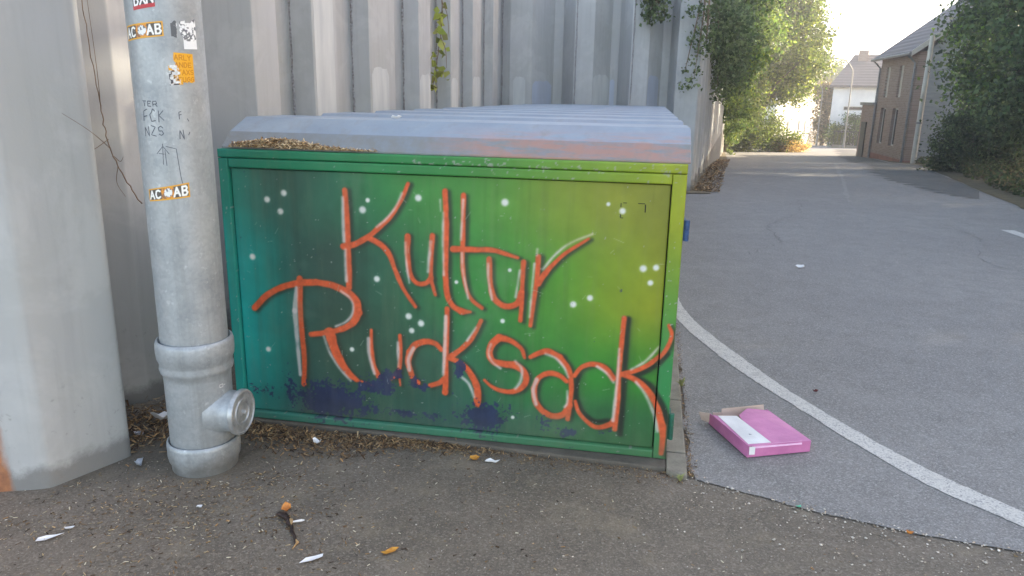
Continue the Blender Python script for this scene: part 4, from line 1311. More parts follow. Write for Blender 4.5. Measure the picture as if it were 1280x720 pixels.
def s_all(n, rs):
    x = rs.uniform(-2.0, 2.1, n); y = rs.uniform(1.4, 2.9, n)
    k = fbm(x + 9, y + 9, 2.2, 97, 3) + 0.25 * rs.rand(n) > 0.62
    return np.stack([x, y, np.full(n, 0.0005)], -1)[k]
o = chips(1100, lambda n, rs: on_ground(n, rs, s_all), 0.004, 0.014, STRAW + [(190, 182, 160)] * 2, 5, 'leaf_litter', tilt=0.12, wr=(0.2, 0.6)); tag(o, 'tiny husks and crumbs scattered over the brownish forecourt asphalt', 'litter')
def s_lid(n, rs):
    t = rs.beta(1.5, 2.0, n) * 0.70
    hmax = 0.036 * np.exp(-((t - 0.22) / 0.20) ** 2) + 0.004
    h = rs.rand(n) * hmax
    v = 0.004 + rs.rand(n) * 0.02 + h * 1.1
    p = np.array([loc2w(0.05 + a, b) for a, b in zip(t, v)]); p[:, 2] = 1.300 + h + 0.006
    return p
o = chips(2400, s_lid, 0.008, 0.026, [(214, 190, 150), (190, 158, 112), (150, 118, 80), (228, 208, 172), (110, 84, 58)], 6, 'seed_litter'); tag(o, 'heap of dry seeds and twigs on the ledge below the front lid', 'litter')
def s_verge(n, rs):
    s_ = rs.rand(n) ** 1.5 * 18; d = rs.rand(n) * 0.45 + 0.05
    p = np.array([(*rw(a, b), 0.0) for a, b in zip(s_, d)]); p[:, 2] = tz(p[:, 1]) + 0.018
    return p
o = chips(2500, s_verge, 0.03, 0.10, STRAW, 8, 'leaf_litter'); tag(o, 'dry leaf litter on the verge at the foot of the roadside wall', 'litter')

def pebbles(n, sampler, r0, r1, cols, seed, name):
    rs = np.random.RandomState(seed)
    base = np.array([(1, 0, 0), (-1, 0, 0), (0, 1, 0), (0, -1, 0), (0, 0, 1), (0, 0, -1)], float)
    f = np.array([(0, 2, 4), (2, 1, 4), (1, 3, 4), (3, 0, 4), (2, 0, 5), (1, 2, 5), (3, 1, 5), (0, 3, 5)])
    c = sampler(n, rs)
    r_ = rs.uniform(r0, r1, n) * rs.uniform(0.5, 1, n)
    sc = rs.uniform(0.55, 1.2, (n, 1, 3)); sc[:, :, 2] *= 0.6
    V = base[None] * sc * r_[:, None, None]
    a = rs.uniform(0, 6.28, n)
    x, y = V[:, :, 0].copy(), V[:, :, 1].copy()
    V[:, :, 0] = x * np.cos(a)[:, None] - y * np.sin(a)[:, None]
    V[:, :, 1] = x * np.sin(a)[:, None] + y * np.cos(a)[:, None]
    V += rs.normal(0, 0.12, V.shape) * r_[:, None, None]
    V += c[:, None, :]
    V[:, :, 2] += (r_ * 0.35)[:, None]
    me = mesh_fast(name, V.reshape(-1, 3), (np.arange(n)[:, None, None] * 6 + f[None]).reshape(-1), 3)
    cc = np.array(cols, float)[rs.randint(0, len(cols), n)] * rs.uniform(0.8, 1.1, n)[:, None]
    set_cols(me, np.repeat(lin_np(np.clip(cc, 0, 255)), 6, 0))
    return tag(link(name, me, M['litter']), kind='stuff')
SEAM = [(0.75, 2.82), (1.15, 2.61), (1.51, 2.45), (1.85, 2.34), (2.3, 2.15)]
def s_seam(n, rs):
    t = rs.rand(n) * 4
    i = np.minimum(t.astype(int), 3); f = t - i
    s_ = np.array(SEAM)
    p = s_[i] * (1 - f)[:, None] + s_[i + 1] * f[:, None]
    off = np.where(rs.rand(n) < .35, rs.normal(0, 0.02, n), -np.abs(rs.normal(0, 0.25, n)) + 0.015)
    p = p + np.stack([0.38 * off, 0.92 * off], -1)
    return np.column_stack([p, np.full(n, 0.003)])
GRIT = [(196, 188, 176), (214, 206, 194), (168, 160, 150), (150, 136, 118), (206, 190, 170)]
o = pebbles(800, s_seam, 0.002, 0.0085, GRIT, 21, 'grit'); tag(o, 'pale loose grit along the seam between forecourt and road', 'gravel')
def s_grit(n, rs):
    return np.stack([rs.uniform(-2, 2.2, n), rs.uniform(1.5, 2.95, n), np.full(n, -0.002)], -1)
o = pebbles(1500, s_grit, 0.0015, 0.006, GRIT, 22, 'grit'); tag(o, 'small light stones spread over the forecourt asphalt', 'gravel')
def s_kerb(n, rs):
    v = -0.1 + rs.rand(n) ** 1.6 * 5
    p = np.array([loc2w(LW + 0.095 + abs(rs.normal(0, 0.015)), b) for b in v]); p[:, 2] = 0.008
    return p
o = chips(900, s_kerb, 0.005, 0.018, STRAW + [(120, 112, 70)], 23, 'leaf_litter'); tag(o, 'brown husks and dirt collected in the gutter beside the kerb', 'litter')

def scrap(name, label, cat, loc, outline, mat, curl=0.006, rz=0.0, th=0.0006, group=None):
    """thin curled piece (paper, leaf): outline as (x, y) in metres; bends up towards its rim"""
    rs = random.Random(int(abs(loc[0] * 977 + loc[1] * 131)))
    c = (sum(p[0] for p in outline) / len(outline), sum(p[1] for p in outline) / len(outline))
    mb = MB()
    n = len(outline)
    vs_ = [(c[0], c[1], 0.001)] + [(c[0] + (x - c[0]) * .55, c[1] + (y - c[1]) * .55, 0.001 + curl * rs.uniform(0, .5)) for x, y in outline] + [(x, y, 0.001 + curl * rs.uniform(.2, 1.3)) for x, y in outline]
    top = len(vs_)
    vs_ += [(x, y, z + th) for x, y, z in vs_]
    fs_ = []
    for i in range(n):
        j = (i + 1) % n
        fs_ += [(0, 1 + j, 1 + i), (1 + i, 1 + j, 1 + n + j, 1 + n + i)]
        fs_ += [(top, top + 1 + i, top + 1 + j), (top + 1 + i, top + 1 + n + i, top + 1 + n + j, top + 1 + j)]
        fs_ += [(1 + n + i, 1 + n + j, top + 1 + n + j, top + 1 + n + i)]
    mb.add(vs_, fs_)
    o = mb.build(name, mat, smooth_angle=0.8)
    o.location = loc
    o.rotation_euler = (0, 0, rz)
    return tag(o, label, cat, group)
def oval(a, b, n=10, j=0.2, seed=1):
    rs = random.Random(seed)
    return [(a * math.cos(t) * rs.uniform(1 - j, 1 + j), b * math.sin(t) * rs.uniform(1 - j, 1 + j)) for t in [2 * math.pi * k / n for k in range(n)]]
M['leaf_y'] = simple_mat('yellow_dead_leaf', lin(206, 152, 60), lin(176, 118, 48), 60, 0.7)
M['leaf_o'] = simple_mat('orange_peel', lin(212, 140, 66), lin(180, 108, 50), 60, 0.6)
M['peel'] = simple_mat('blackened_banana_peel', lin(62, 46, 40), lin(36, 28, 26), 40, 0.5, bump=0.4)
M['peel_in'] = simple_mat('pale_peel_lining', lin(196, 164, 118), lin(150, 116, 76), 40, 0.7)
M['plastic'] = simple_mat('cloudy_plastic', lin(196, 200, 206), lin(160, 164, 172), 30, 0.3)
scrap('paper_scrap', 'crumpled white tissue lying in the leaf litter behind the downpipe', 'paper', (-1.66, 3.27, 0.018), oval(0.045, 0.028, 11, .3, 3), M['paper'], 0.035)
scrap('paper_scrap', 'small grey-white paper ball beside the pile wall behind the downpipe', 'paper', (-1.70, 3.12, 0.006), oval(0.024, 0.016, 9, .3, 4), M['plastic'], 0.02)
scrap('plastic_wrapper', 'torn clear plastic wrapper between the near pile and the downpipe', 'wrapper', (-1.57, 2.86, 0.004), [(-.014, -.03), (.012, -.034), (.016, .0), (.012, .034), (-.012, .03), (-.018, .0)], M['plastic'], 0.022, 0.3)
scrap('feather', 'white torn feather lying on the asphalt before the near pile', 'feather', (-1.62, 2.31, 0.003), [(-.040, -.012), (-.012, -.014), (.02, -.003), (.045, .010), (.02, .012), (-.01, .008), (-.035, .004)], M['paper'], 0.006, 0.4)
scrap('feather', 'small white feather tip beside the torn feather', 'feather', (-1.585, 2.37, 0.003), oval(0.016, 0.008, 8, .3, 6), M['paper'], 0.006, 0.5)
scrap('dead_leaf', 'curled orange fruit peel piece above the blackened banana peel', 'peel', (-0.845, 2.52, 0.002), oval(0.020, 0.015, 10, .15, 7), M['leaf_o'], 0.022)
scrap('paper_scrap', 'white paper strip touching the end of the blackened peel', 'paper', (-0.665, 2.215, 0.003), [(-.042, -.014), (.0, -.010), (.035, -.004), (.038, .012), (.01, .016), (-.02, .002)], M['paper'], 0.008, 0.25)
scrap('dead_leaf', 'yellow dead leaf lying in front of the locker slab', 'leaf', (-0.15, 2.955, 0.002), oval(0.024, 0.014, 10, .15, 9), M['leaf_y'], 0.016)
scrap('paper_scrap', 'crumpled white sweet wrapper beside the yellow leaf by the slab', 'wrapper', (-0.07, 2.935, 0.003), [(-.034, -.004), (-.01, -.008), (.012, -.006), (.03, -.010), (.032, .006), (.01, .004), (-.012, .008), (-.03, .008)], M['paper'], 0.012, -0.15)
scrap('dead_leaf', 'yellow dead leaf alone on the bare forecourt asphalt', 'leaf', (-0.41, 2.265, 0.002), [(-.03, -.008), (-.01, -.014), (.02, -.004), (.034, .012), (.01, .014), (-.015, .004)], M['leaf_y'], 0.010, 0.1)
scrap('dead_leaf', 'ochre leaf scrap on the seam between forecourt and road', 'leaf', (1.49, 2.435, 0.006), oval(0.014, 0.010, 9, .2, 12), M['leaf_o'], 0.012)
scrap('dead_leaf', 'dark reddish leaf lying on the road beyond the white line', 'leaf', (1.67, 3.79, 0.012), oval(0.016, 0.009, 9, .2, 13), simple_mat('red_leaf', lin(110, 52, 50), lin(80, 40, 40), 50, 0.7), 0.012)
scrap('plastic_scrap', 'tiny green plastic scrap on the road seam', 'scrap', (1.14, 2.605, 0.008), oval(0.012, 0.006, 8, .2, 14), simple_mat('mint_plastic', lin(110, 196, 160), lin(90, 170, 140), 40, 0.4), 0.006)
scrap('paper_scrap', 'white paper ball in the litter at the locker foot', 'paper', (-0.87, 3.07, 0.008), oval(0.018, 0.012, 9, .25, 15), M['paper'], 0.02)
scrap('paper_scrap', 'little white crumb of paper beside the downpipe base', 'paper', (-1.18, 2.53, 0.002), oval(0.014, 0.009, 8, .25, 16), M['paper'], 0.008)
scrap('paper_scrap', 'cream paper crumb lying on the front locker lid', 'paper', loc2w(0.68, 0.44, 1.4315), oval(0.026, 0.012, 9, .2, 17), M['paper'], 0.014, YAW)
scrap('paper_scrap', 'pale paper scrap far out on the road', 'paper', (2.75, 6.92, 0.01), oval(0.05, 0.02, 9, .3, 18), M['paper'], 0.02)
# blackened banana peel
bp = thing('banana_peel', 'blackened limp banana peel strip on the forecourt asphalt', 'peel', (-0.81, 2.42, 0))
mb = MB(); mb.tube([(-.060, .062, .010), (-.048, .060, .013), (-.025, .046, .016), (-.004, .026, .012), (.004, .002, .012), (.022, -.018, .007), (.030, -.050, .011), (.046, -.072, .007), (.058, -.098, .008), (.064, -.128, .004)], [.003, .011, .014, .009, .011, .006, .008, .005, .006, .002], 8)
mb.v = [(x, y, z * .75 + .003) for x, y, z in mb.v]
mb.build('skin', M['peel'], bp, smooth_angle=1.2)
mb = MB(); mb.tube([(.0, .03, .012), (.012, .01, .018), (.018, -.012, .012)], [.003, .007, .003], 6); mb.build('lining', M['peel_in'], bp, smooth_angle=1.2)
mb = MB(); mb.tube([(.050, -.085, .010), (.070, -.115, .009), (.062, -.150, .006)], [.002, .005, .002], 6); mb.build('lining', M['peel_in'], bp, smooth_angle=1.2)
mb = MB(); mb.tube([(.012, .008, .012), (.045, .022, .010), (.055, .028, .008)], [.003, .005, .002], 6); mb.build('lining', M['paper'], bp, smooth_angle=1.2)

# ------------------------------------------------------------------ vegetation
def leaf_mat(name, trans=0.45):
    n = N(name)
    c = n.attr('Col')
    n.set(c, 0.55, 0, 0.3)
    tr = n.t.nodes.new('ShaderNodeBsdfTranslucent')
    hs = n.t.nodes.new('ShaderNodeHueSaturation')
    hs.inputs['Saturation'].default_value = 0.95
    hs.inputs['Value'].default_value = 1.2
    n.link(c, hs.inputs['Color'])
    n.link(hs.outputs['Color'], tr.inputs['Color'])
    mx = n.t.nodes.new('ShaderNodeMixShader')
    mx.inputs[0].default_value = trans
    n.link(n.b.outputs[0], mx.inputs[1])
    n.link(tr.outputs[0], mx.inputs[2])
    n.link(mx.outputs[0], n.out.inputs['Surface'])
    return n.m
M['leaf'] = leaf_mat('green_leaves')
M['bark'] = simple_mat('grey_bark', lin(112, 100, 86), lin(74, 64, 54), 12, 0.95, bump=0.8, stretch=(3, 3, 0.6))
M['twig'] = simple_mat('dry_vine', lin(138, 116, 96), lin(104, 86, 70), 30, 0.9)

def leaves(centres, size, rs, cols, up=0.5, droop=0.0, aspect=0.62):
    """one small folded leaf (four corners) per centre"""
    n = len(centres)
    nrm = rs.normal(0, 1, (n, 3)); nrm[:, 2] += up
    nrm /= np.linalg.norm(nrm, axis=1)[:, None]
    d = rs.normal(0, 1, (n, 3)); d[:, 2] -= droop
    d -= nrm * (d * nrm).sum(1)[:, None]
    d /= np.linalg.norm(d, axis=1)[:, None] + 1e-9
    s = np.cross(nrm, d)
    L = size * rs.uniform(0.6, 1.25, n)
    w = L * aspect * rs.uniform(0.8, 1.2, n) / 2
    fold = nrm * (w * 0.35)[:, None]
    V = np.stack([centres - d * (L / 2)[:, None], centres + s * w[:, None] - d * (L * .06)[:, None] + fold, centres + d * (L / 2)[:, None], centres - s * w[:, None] - d * (L * .06)[:, None] + fold], 1)
    C = np.array(cols, float)[rs.randint(0, len(cols), n)] * rs.uniform(0.72, 1.22, n)[:, None]
    return V, np.clip(C, 0, 255)

def foliage_object(name, V, C, parent, mat='leaf'):
    n = len(V)
    me = mesh_fast(name, V.reshape(-1, 3), np.arange(n * 4), 4)
    set_cols(me, np.repeat(lin_np(C), 4, 0))
    return link(name, me, M[mat], parent, world=True)

def clump_points(ells, nclump, nleaf, rs, spread):
    """clump centres spread over the ellipsoids (mostly towards their shells), leaves round each clump"""
    vol = np.array([e[3] * e[4] * e[5] for e in ells]) ** 0.75
    which = rs.choice(len(ells), nclump, p=vol / vol.sum())
    E = np.array(ells, float)[which]
    d = rs.normal(0, 1, (nclump, 3)); d /= np.linalg.norm(d, axis=1)[:, None]
    r_ = rs.uniform(0.25, 1.0, nclump) ** 0.55
    cc = E[:, :3] + d * E[:, 3:6] * r_[:, None]
    sz = spread * rs.uniform(0.55, 1.35, nclump)
    k = rs.choice(nclump, nleaf, p=sz ** 2 / (sz ** 2).sum())
    g = rs.normal(0, 0.5, (nleaf, 3)); g[:, 2] *= 0.75
    return cc, cc[k] + g * sz[k][:, None], k

def tree(name, label, base, ells, nclump, nleaf, size, cols, seed, trunk=0.16, spread=0.8, group=None, limbs=9, cat='tree', up=0.5, droop=0.2):
    rs = np.random.RandomState(seed)
    t = thing(name, label, cat, base, 0, group)
    cc, pts, k = clump_points(ells, nclump, nleaf, rs, spread)
    gz_ = float(tz(base[1])) + 0.03
    ok = pts[:, 2] > min(gz_, base[2])
    V, C = leaves(pts[ok], size, rs, cols, up, droop)
    tint = rs.uniform(0.8, 1.18, nclump)[k][ok]
    foliage_object('crown', V, np.clip(C * tint[:, None], 0, 255), t)
    mb = MB()
    b = Vector(base)
    c0 = Vector(np.mean(np.array(ells)[:, :3], 0))
    mid = b.lerp(Vector((c0.x, c0.y, c0.z)), 0.55)
    top = Vector((c0.x, c0.y, c0.z + ells[0][5] * 0.5))
    mb.tube([b - Vector((0, 0, 0.2)), b + Vector((0.03, 0.02, 0.3)), b.lerp(mid, 0.6) + Vector((0.08, 0, 0)), mid, top], [trunk * 1.4, trunk * 1.05, trunk * 0.9, trunk * 0.7, trunk * 0.15], 10)
    mb.build('trunk', M['bark'], t, smooth_angle=1.0, world=True)
    far = rs.choice(nclump, min(limbs, nclump), replace=False)
    for j in far:
        e = Vector(cc[j])
        st = b.lerp(mid, rs.uniform(0.5, 1.0)) if rs.rand() < 0.5 else mid.lerp(top, rs.uniform(0, 0.6))
        m2 = st.lerp(e, 0.5) + Vector((rs.uniform(-.2, .2), rs.uniform(-.2, .2), 0.25))
        mb = MB(); mb.tube([st, m2, e], [trunk * 0.42, trunk * 0.26, trunk * 0.06], 6)
        mb.build('limb', M['bark'], t, smooth_angle=1.0, world=True)
    return t

GREEN = [(86, 112, 48), (98, 124, 52), (74, 100, 44), (112, 134, 58), (90, 112, 56)]
YGREEN = [(104, 122, 42), (118, 132, 44), (88, 108, 38), (128, 136, 50), (76, 98, 36)]
DARK = [(74, 92, 60), (84, 100, 64), (66, 84, 54), (94, 106, 70), (78, 96, 66)]
# trees on the left, beyond and above the wall
tree('leafy_tree', 'bright yellow-green tree standing past the end of the pile wall', (14.6, 47.5, float(tz(47.5))),
     [(15.3, 48, 4.6, 3.2, 3.0, 4.0), (17.2, 49, 4.4, 2.6, 2.4, 3.2), (13.6, 46.5, 1.2, 1.7, 1.6, 2.0), (16.2, 48.5, 8.5, 2.4, 2.4, 2.6)], 260, 56000, 0.20, YGREEN, 101, 0.22, 0.9, 'trees beside the road')
tree('leafy_tree', 'green tree overhanging the roadside pile wall from the bank', (5.6, 25.0, 2.9),
     [(6.4, 25.0, 6.2, 1.9, 2.4, 2.6), (7.0, 27.5, 4.6, 1.5, 1.9, 1.9), (5.2, 23.5, 6.8, 1.8, 2.0, 2.2)], 150, 26000, 0.15, GREEN, 102, 0.16, 0.7, 'trees beside the road')
tree('leafy_tree', 'darker green tree on the bank behind the overhanging tree', (8.6, 36.0, 2.9),
     [(10.2, 36.5, 6.0, 2.2, 2.6, 3.0), (11.2, 39.5, 4.8, 1.9, 2.0, 2.4), (9.6, 34, 7.6, 2.2, 2.4, 2.6)], 150, 26000, 0.18, GREEN + YGREEN[:2], 103, 0.18, 0.8, 'trees beside the road')
tree('roadside_bush', 'low sunlit bush at the foot of the yellow-green tree', (14.0, 45.0, float(tz(45))),
     [(13.3, 44.6, 0.0, 1.3, 1.1, 1.7), (14.3, 45.2, -0.3, 1.6, 1.1, 1.5), (15.6, 45.6, -0.7, 1.4, 1.0, 0.9)], 90, 18000, 0.13, YGREEN, 104, 0.04, 0.5, None, 5, 'bush')
tree('dry_bush', 'dry straw-yellow brush beside the end of the sunlit bush', (16.6, 45.6, float(tz(45.6))),
     [(16.5, 45.6, -1.15, 1.2, 0.8, 0.45)], 40, 5000, 0.12, [(196, 166, 96), (176, 146, 84), (206, 180, 120)], 105, 0.02, 0.35, None, 4, 'bush')
# the right side of the road: ivy bush and the tall tree row that shades the place
tree('ivy_bush', 'rounded ivy bush at the road edge before the brick house', (12.1, 20.0, float(tz(20))),
     [(12.0, 20.1, 0.55, 0.8, 0.9, 0.85), (11.75, 19.9, 0.0, 0.7, 0.8, 0.45), (12.7, 20.2, 0.2, 0.8, 0.9, 0.9)], 90, 16000, 0.085, DARK, 106, 0.05, 0.32, None, 6, 'bush', 0.3, 0.6)
tree('shade_tree', 'tall dense dark tree overhanging the ivy bush beside the road', (14.0, 21.5, float(tz(21.5))),
     [(14.0, 21.5, 3.2, 1.7, 2.2, 2.6), (14.8, 20.5, 1.4, 1.9, 2.0, 1.8), (14.0, 21.5, 6.2, 1.7, 2.4, 2.2), (15.8, 22.5, 7.5, 3.0, 3.0, 3.2)], 280, 60000, 0.15, DARK + GREEN[:2], 107, 0.24, 0.75, 'trees beside the road', 14)
tree('shade_tree', 'broad dark tree on the roadside dirt nearer than the ivy bush', (12.6, 16.2, -0.05),
     [(12.4, 16.4, 4.4, 2.2, 2.4, 2.8), (12.6, 16.8, 1.7, 1.7, 1.6, 1.5), (13.4, 15.0, 7.6, 2.8, 3.0, 2.6)], 240, 52000, 0.14, DARK, 108, 0.24, 0.7, 'trees beside the road', 12)
tree('shade_tree', 'tall dark tree rising behind the weathered shed', (19.5, 28.0, float(tz(28))),
     [(19.0, 28.0, 5.2, 3.0, 2.8, 3.4), (18.0, 26.5, 2.6, 2.2, 2.0, 2.0), (19.6, 28.5, 8.6, 2.8, 2.8, 2.6)], 220, 36000, 0.20, DARK + GREEN[:2], 109, 0.26, 0.85, 'trees beside the road', 12)
OFFS = [(13.5, 10.6, 5.4, 3.0), (14.5, 4.7, 5.6, 3.0), (15.0, 0.5, 6.4, 3.2), (14.0, -4.5, 6.0, 3.0), (18.5, 12.0, 8.0, 3.4), (19.5, 6.6, 6.4, 3.4), (20.5, 1.0, 8.5, 3.6), (19.5, 18.0, 8.0, 3.4)]
for i, (x, y, z, r_) in enumerate(OFFS):
    tree('shade_tree', 'dark tree in the row continuing along the far side of the road', (x, y, 0.0),
         [(x, y, z, r_, r_, r_ * 1.0), (x + .4, y + .5, z - 2.8, r_ * .85, r_ * .85, 2.4), (x - .5, y, z + 2.4, r_ * .7, r_ * .7, 2.0)], 190, 26000, 0.30, DARK, 120 + i, 0.24, 0.95, 'trees beside the road', 8)
# far trees behind the houses
tree('far_tree', 'brownish far tree between the two white houses', (28.6, 70.5, float(tz(70.5))),
     [(28.7, 70.5, 0.2, 0.95, 1.0, 2.4), (28.6, 70.5, 2.0, 0.8, 0.8, 1.4)], 60, 7000, 0.22, [(112, 98, 62), (96, 92, 56), (124, 110, 74)], 111, 0.16, 0.7, None, 5)
tree('far_tree', 'pale far tree on the skyline behind the street lamps', (39.5, 98.0, float(tz(98))),
     [(39.8, 98, 4.6, 2.2, 2.0, 3.0), (42.5, 99, 3.2, 2.2, 2.0, 2.4)], 60, 7000, 0.32, GREEN, 112, 0.2, 0.8, None, 5)
# garden shrubs and hedge before the white house
tree('garden_shrub', 'round green garden shrub by the garden railing beside the brick annex', (27.0, 60.0, float(tz(60))),
     [(27.0, 60.0, -0.7, 1.1, 0.9, 1.5)], 45, 6000, 0.14, DARK + GREEN, 113, 0.05, 0.5, None, 4, 'shrub')
tree('garden_shrub', 'yellowish garden shrub left of the round one behind the railing', (25.6, 60.6, float(tz(60.6))),
     [(25.7, 60.6, -1.1, 0.9, 0.7, 1.0)], 30, 4000, 0.14, YGREEN, 114, 0.04, 0.45, None, 4, 'shrub')
tree('garden_shrub', 'dark hedge clump between the round shrub and the brick annex', (28.6, 60.0, float(tz(60))),
     [(28.6, 60.0, -1.0, 1.1, 0.8, 1.2)], 30, 4000, 0.16, DARK, 115, 0.04, 0.45, None, 3, 'shrub')

# vines on the wall
def vine(name, label, path, rad, mat='twig', leaf_n=0, leaf_size=0.07, cols=GREEN, seed=1, jitter=0.05, side=()):
    base = Vector(path[0])
    t = thing(name, label, 'vine', tuple(base))
    c = catmull(path, 6)
    rs = np.random.RandomState(seed)
    c = c + rs.normal(0, 0.0018, c.shape)
    mb = MB(); mb.tube([tuple(p) for p in c], [rad * (1 - 0.6 * i / len(c)) for i in range(len(c))], 6)
    mb.build('stem', M[mat], t, smooth_angle=1.2, world=True)
    for p in side:
        c2 = catmull(p, 5)
        mb = MB(); mb.tube([tuple(q) for q in c2], [rad * .6 * (1 - .6 * i / len(c2)) for i in range(len(c2))], 5)
        mb.build('side_shoot', M[mat], t, smooth_angle=1.2, world=True)
    if leaf_n:
        k = rs.randint(0, len(c), leaf_n)
        V, C = leaves(c[k] + rs.normal(0, jitter, (leaf_n, 3)), leaf_size, rs, cols, 0.2, 0.9, 0.8)
        foliage_object('leaves', V, C, t)
    return t
vine('dry_vine', 'bare dry vine climbing the recess beside the near pile', [(-1.60, 3.17, 1.07), (-1.658, 3.165, 1.181), (-1.696, 3.16, 1.288), (-1.715, 3.16, 1.387), (-1.724, 3.16, 1.50), (-1.737, 3.16, 1.705), (-1.748, 3.16, 1.888), (-1.735, 3.16, 2.1), (-1.76, 3.2, 3.0), (-1.78, 3.3, 3.5)], 0.0028, seed=3,
     side=[[(-1.700, 3.16, 1.30), (-1.62, 2.95, 1.35), (-1.624, 2.86, 1.40), (-1.69, 2.83, 1.455)], [(-1.722, 3.16, 1.46), (-1.708, 3.14, 1.60), (-1.712, 3.14, 1.80), (-1.72, 3.14, 2.05)], [(-1.69, 3.16, 1.27), (-1.66, 3.15, 1.25), (-1.645, 3.15, 1.27)],
           [(-1.705, 3.16, 1.34), (-1.735, 3.08, 1.30), (-1.72, 2.97, 1.31)], [(-1.68, 3.165, 1.23), (-1.69, 3.16, 1.16), (-1.66, 3.16, 1.10)]])
vine('hanging_vine', 'hanging vine with small yellow-green leaves on the wall behind the lockers', [(-0.92, 9.25, 3.45), (-0.90, 9.25, 3.0), (-0.885, 9.25, 2.6), (-0.90, 9.25, 2.26), (-0.955, 9.25, 1.9), (-1.005, 9.25, 1.62)], 0.010, leaf_n=62, leaf_size=0.12, cols=[(150, 158, 70), (132, 146, 62), (168, 170, 92), (140, 150, 66), (146, 156, 70)], seed=5, jitter=0.06,
     side=[[(-0.885, 9.25, 2.6), (-0.82, 9.2, 2.45), (-0.80, 9.2, 2.2)], [(-0.90, 9.25, 2.2), (-0.84, 9.2, 2.05), (-0.83, 9.2, 1.85)]])
def ivy(name, label, base, ells, n, size, cols, seed, nclump=40, spread=0.22):
    rs = np.random.RandomState(seed)
    t = thing(name, label, 'ivy', base)
    cc, pts, k = clump_points(ells, nclump, n, rs, spread)
    V, C = leaves(pts, size, rs, cols, 0.3, 0.9, 0.8)
    foliage_object('leaves', V, C, t)
    b = Vector(base)
    for j in range(0, nclump, max(1, nclump // 9)):
        e = Vector(cc[j]); m_ = b.lerp(e, 0.5) + Vector((0.03, -0.03, 0.12))
        mb = MB(); mb.tube([b, m_, e], [0.012, 0.009, 0.004], 5); mb.build('stem', M['twig'], t, world=True)
    return t
IVY = [(92, 108, 66), (104, 120, 76), (80, 98, 58), (118, 130, 88)]
ivy('ivy_tuft', 'green ivy tuft hanging over the wall above the lockers', (2.15, 12.85, 3.55), [(2.17, 12.75, 3.25, 0.30, 0.15, 0.35), (2.25, 12.75, 2.85, 0.18, 0.12, 0.22)], 900, 0.07, IVY, 7, 30, 0.16)
ivy('ivy_curtain', 'loose ivy strands trailing round the corner of the pile wall', (3.05, 12.9, 3.55), [(2.95, 12.75, 2.6, 0.20, 0.15, 0.75), (2.86, 12.7, 2.0, 0.18, 0.12, 0.3), (3.1, 12.9, 3.2, 0.3, 0.3, 0.4)], 750, 0.065, IVY, 8, 34, 0.15)
ivy('ivy_curtain', 'thick ivy curtain hanging down the roadside pile wall', rw(4.5, 0.05) + (3.4,), [(*rw(2.5, 0.2), 3.0, 0.25, 0.9, 0.75), (*rw(4.6, 0.25), 2.7, 0.3, 1.0, 1.1), (*rw(6.8, 0.25), 2.6, 0.3, 1.2, 1.1), (*rw(9.5, 0.3), 2.9, 0.35, 1.6, 1.2)], 8000, 0.085, IVY, 9, 120, 0.3)
ivy('ivy_curtain', 'ivy mass spilling over the far stretch of the roadside pile wall', rw(15, 0.05) + (3.4,), [(*rw(13, 0.3), 3.0, 0.5, 2.2, 1.2), (*rw(18, 0.3), 2.9, 0.5, 2.6, 1.3), (*rw(23, 0.4), 2.2, 0.5, 2.6, 1.9), (*rw(28, 0.3), 1.0, 0.45, 2.6, 2.2), (*rw(30.5, 0.2), 0.8, 0.4, 1.2, 2.0)], 20000, 0.12, GREEN + YGREEN, 10, 160, 0.45)
# weeds in the kerb gutter
def weed(label, loc, n, h, seed):
    rs = np.random.RandomState(seed)
    t = thing('weed', label, 'weed', loc)
    mb = MB()
    for k in range(n):
        a = rs.uniform(0, 6.28); r_ = h * rs.uniform(0.25, 0.8)
        x, y = r_ * math.cos(a), r_ * math.sin(a)
        w = 0.003
        z = h * rs.uniform(.4, 1)
        mb.add([(-w, 0, 0), (w, 0, 0), (x * .5 + w, y * .5, z * .8), (x * .5 - w, y * .5, z * .8), (x, y, z)], [(0, 1, 2, 3), (3, 2, 4)])
    mb.build('blades', simple_mat('weed_green', lin(160, 162, 108), lin(128, 134, 84), 30, 0.8), t)
    return t
weed('small green weed growing between kerb and road by the locker hinge', loc2w(LW + 0.10, 0.92, 0.01), 26, 0.055, 1)
weed('dry straw-like weed at the front corner of the kerb', loc2w(LW + 0.06, -0.135, 0.0), 22, 0.035, 2)

# ------------------------------------------------------------------ houses
def brick_mat():
    n = N('weathered_brick')
    v = n.coords('Generated')
    b = n.t.nodes.new('ShaderNodeTexBrick')
    tc = n.coords('Object')
    s3 = n.sep(tc)
    cmb = n.t.nodes.new('ShaderNodeCombineXYZ')
    n.link(s3[0], cmb.inputs[0]); n.link(s3[2], cmb.inputs[1])
    n.link(cmb.outputs[0], b.inputs['Vector'])
    b.inputs['Color1'].default_value = (*lin(150, 130, 120), 1)
    b.inputs['Color2'].default_value = (*lin(126, 107, 98), 1)
    b.inputs['Mortar'].default_value = (*lin(160, 150, 140), 1)
    b.inputs['Scale'].default_value = 1.0
    b.inputs['Brick Width'].default_value = 0.25
    b.inputs['Row Height'].default_value = 0.075
    b.inputs['Mortar Size'].default_value = 0.008
    c = n.mix(n.ramp(n.noise(tc, 1.2, 5), [(0.4, 0.0), (0.7, 0.5)]), b.outputs['Color'], lin(146, 132, 124))
    n.set(c, 0.9, 0, 0.2)
    n.bump(b.outputs['Fac'], -0.4, 0.01)
    return n.m
M['brick'] = brick_mat()
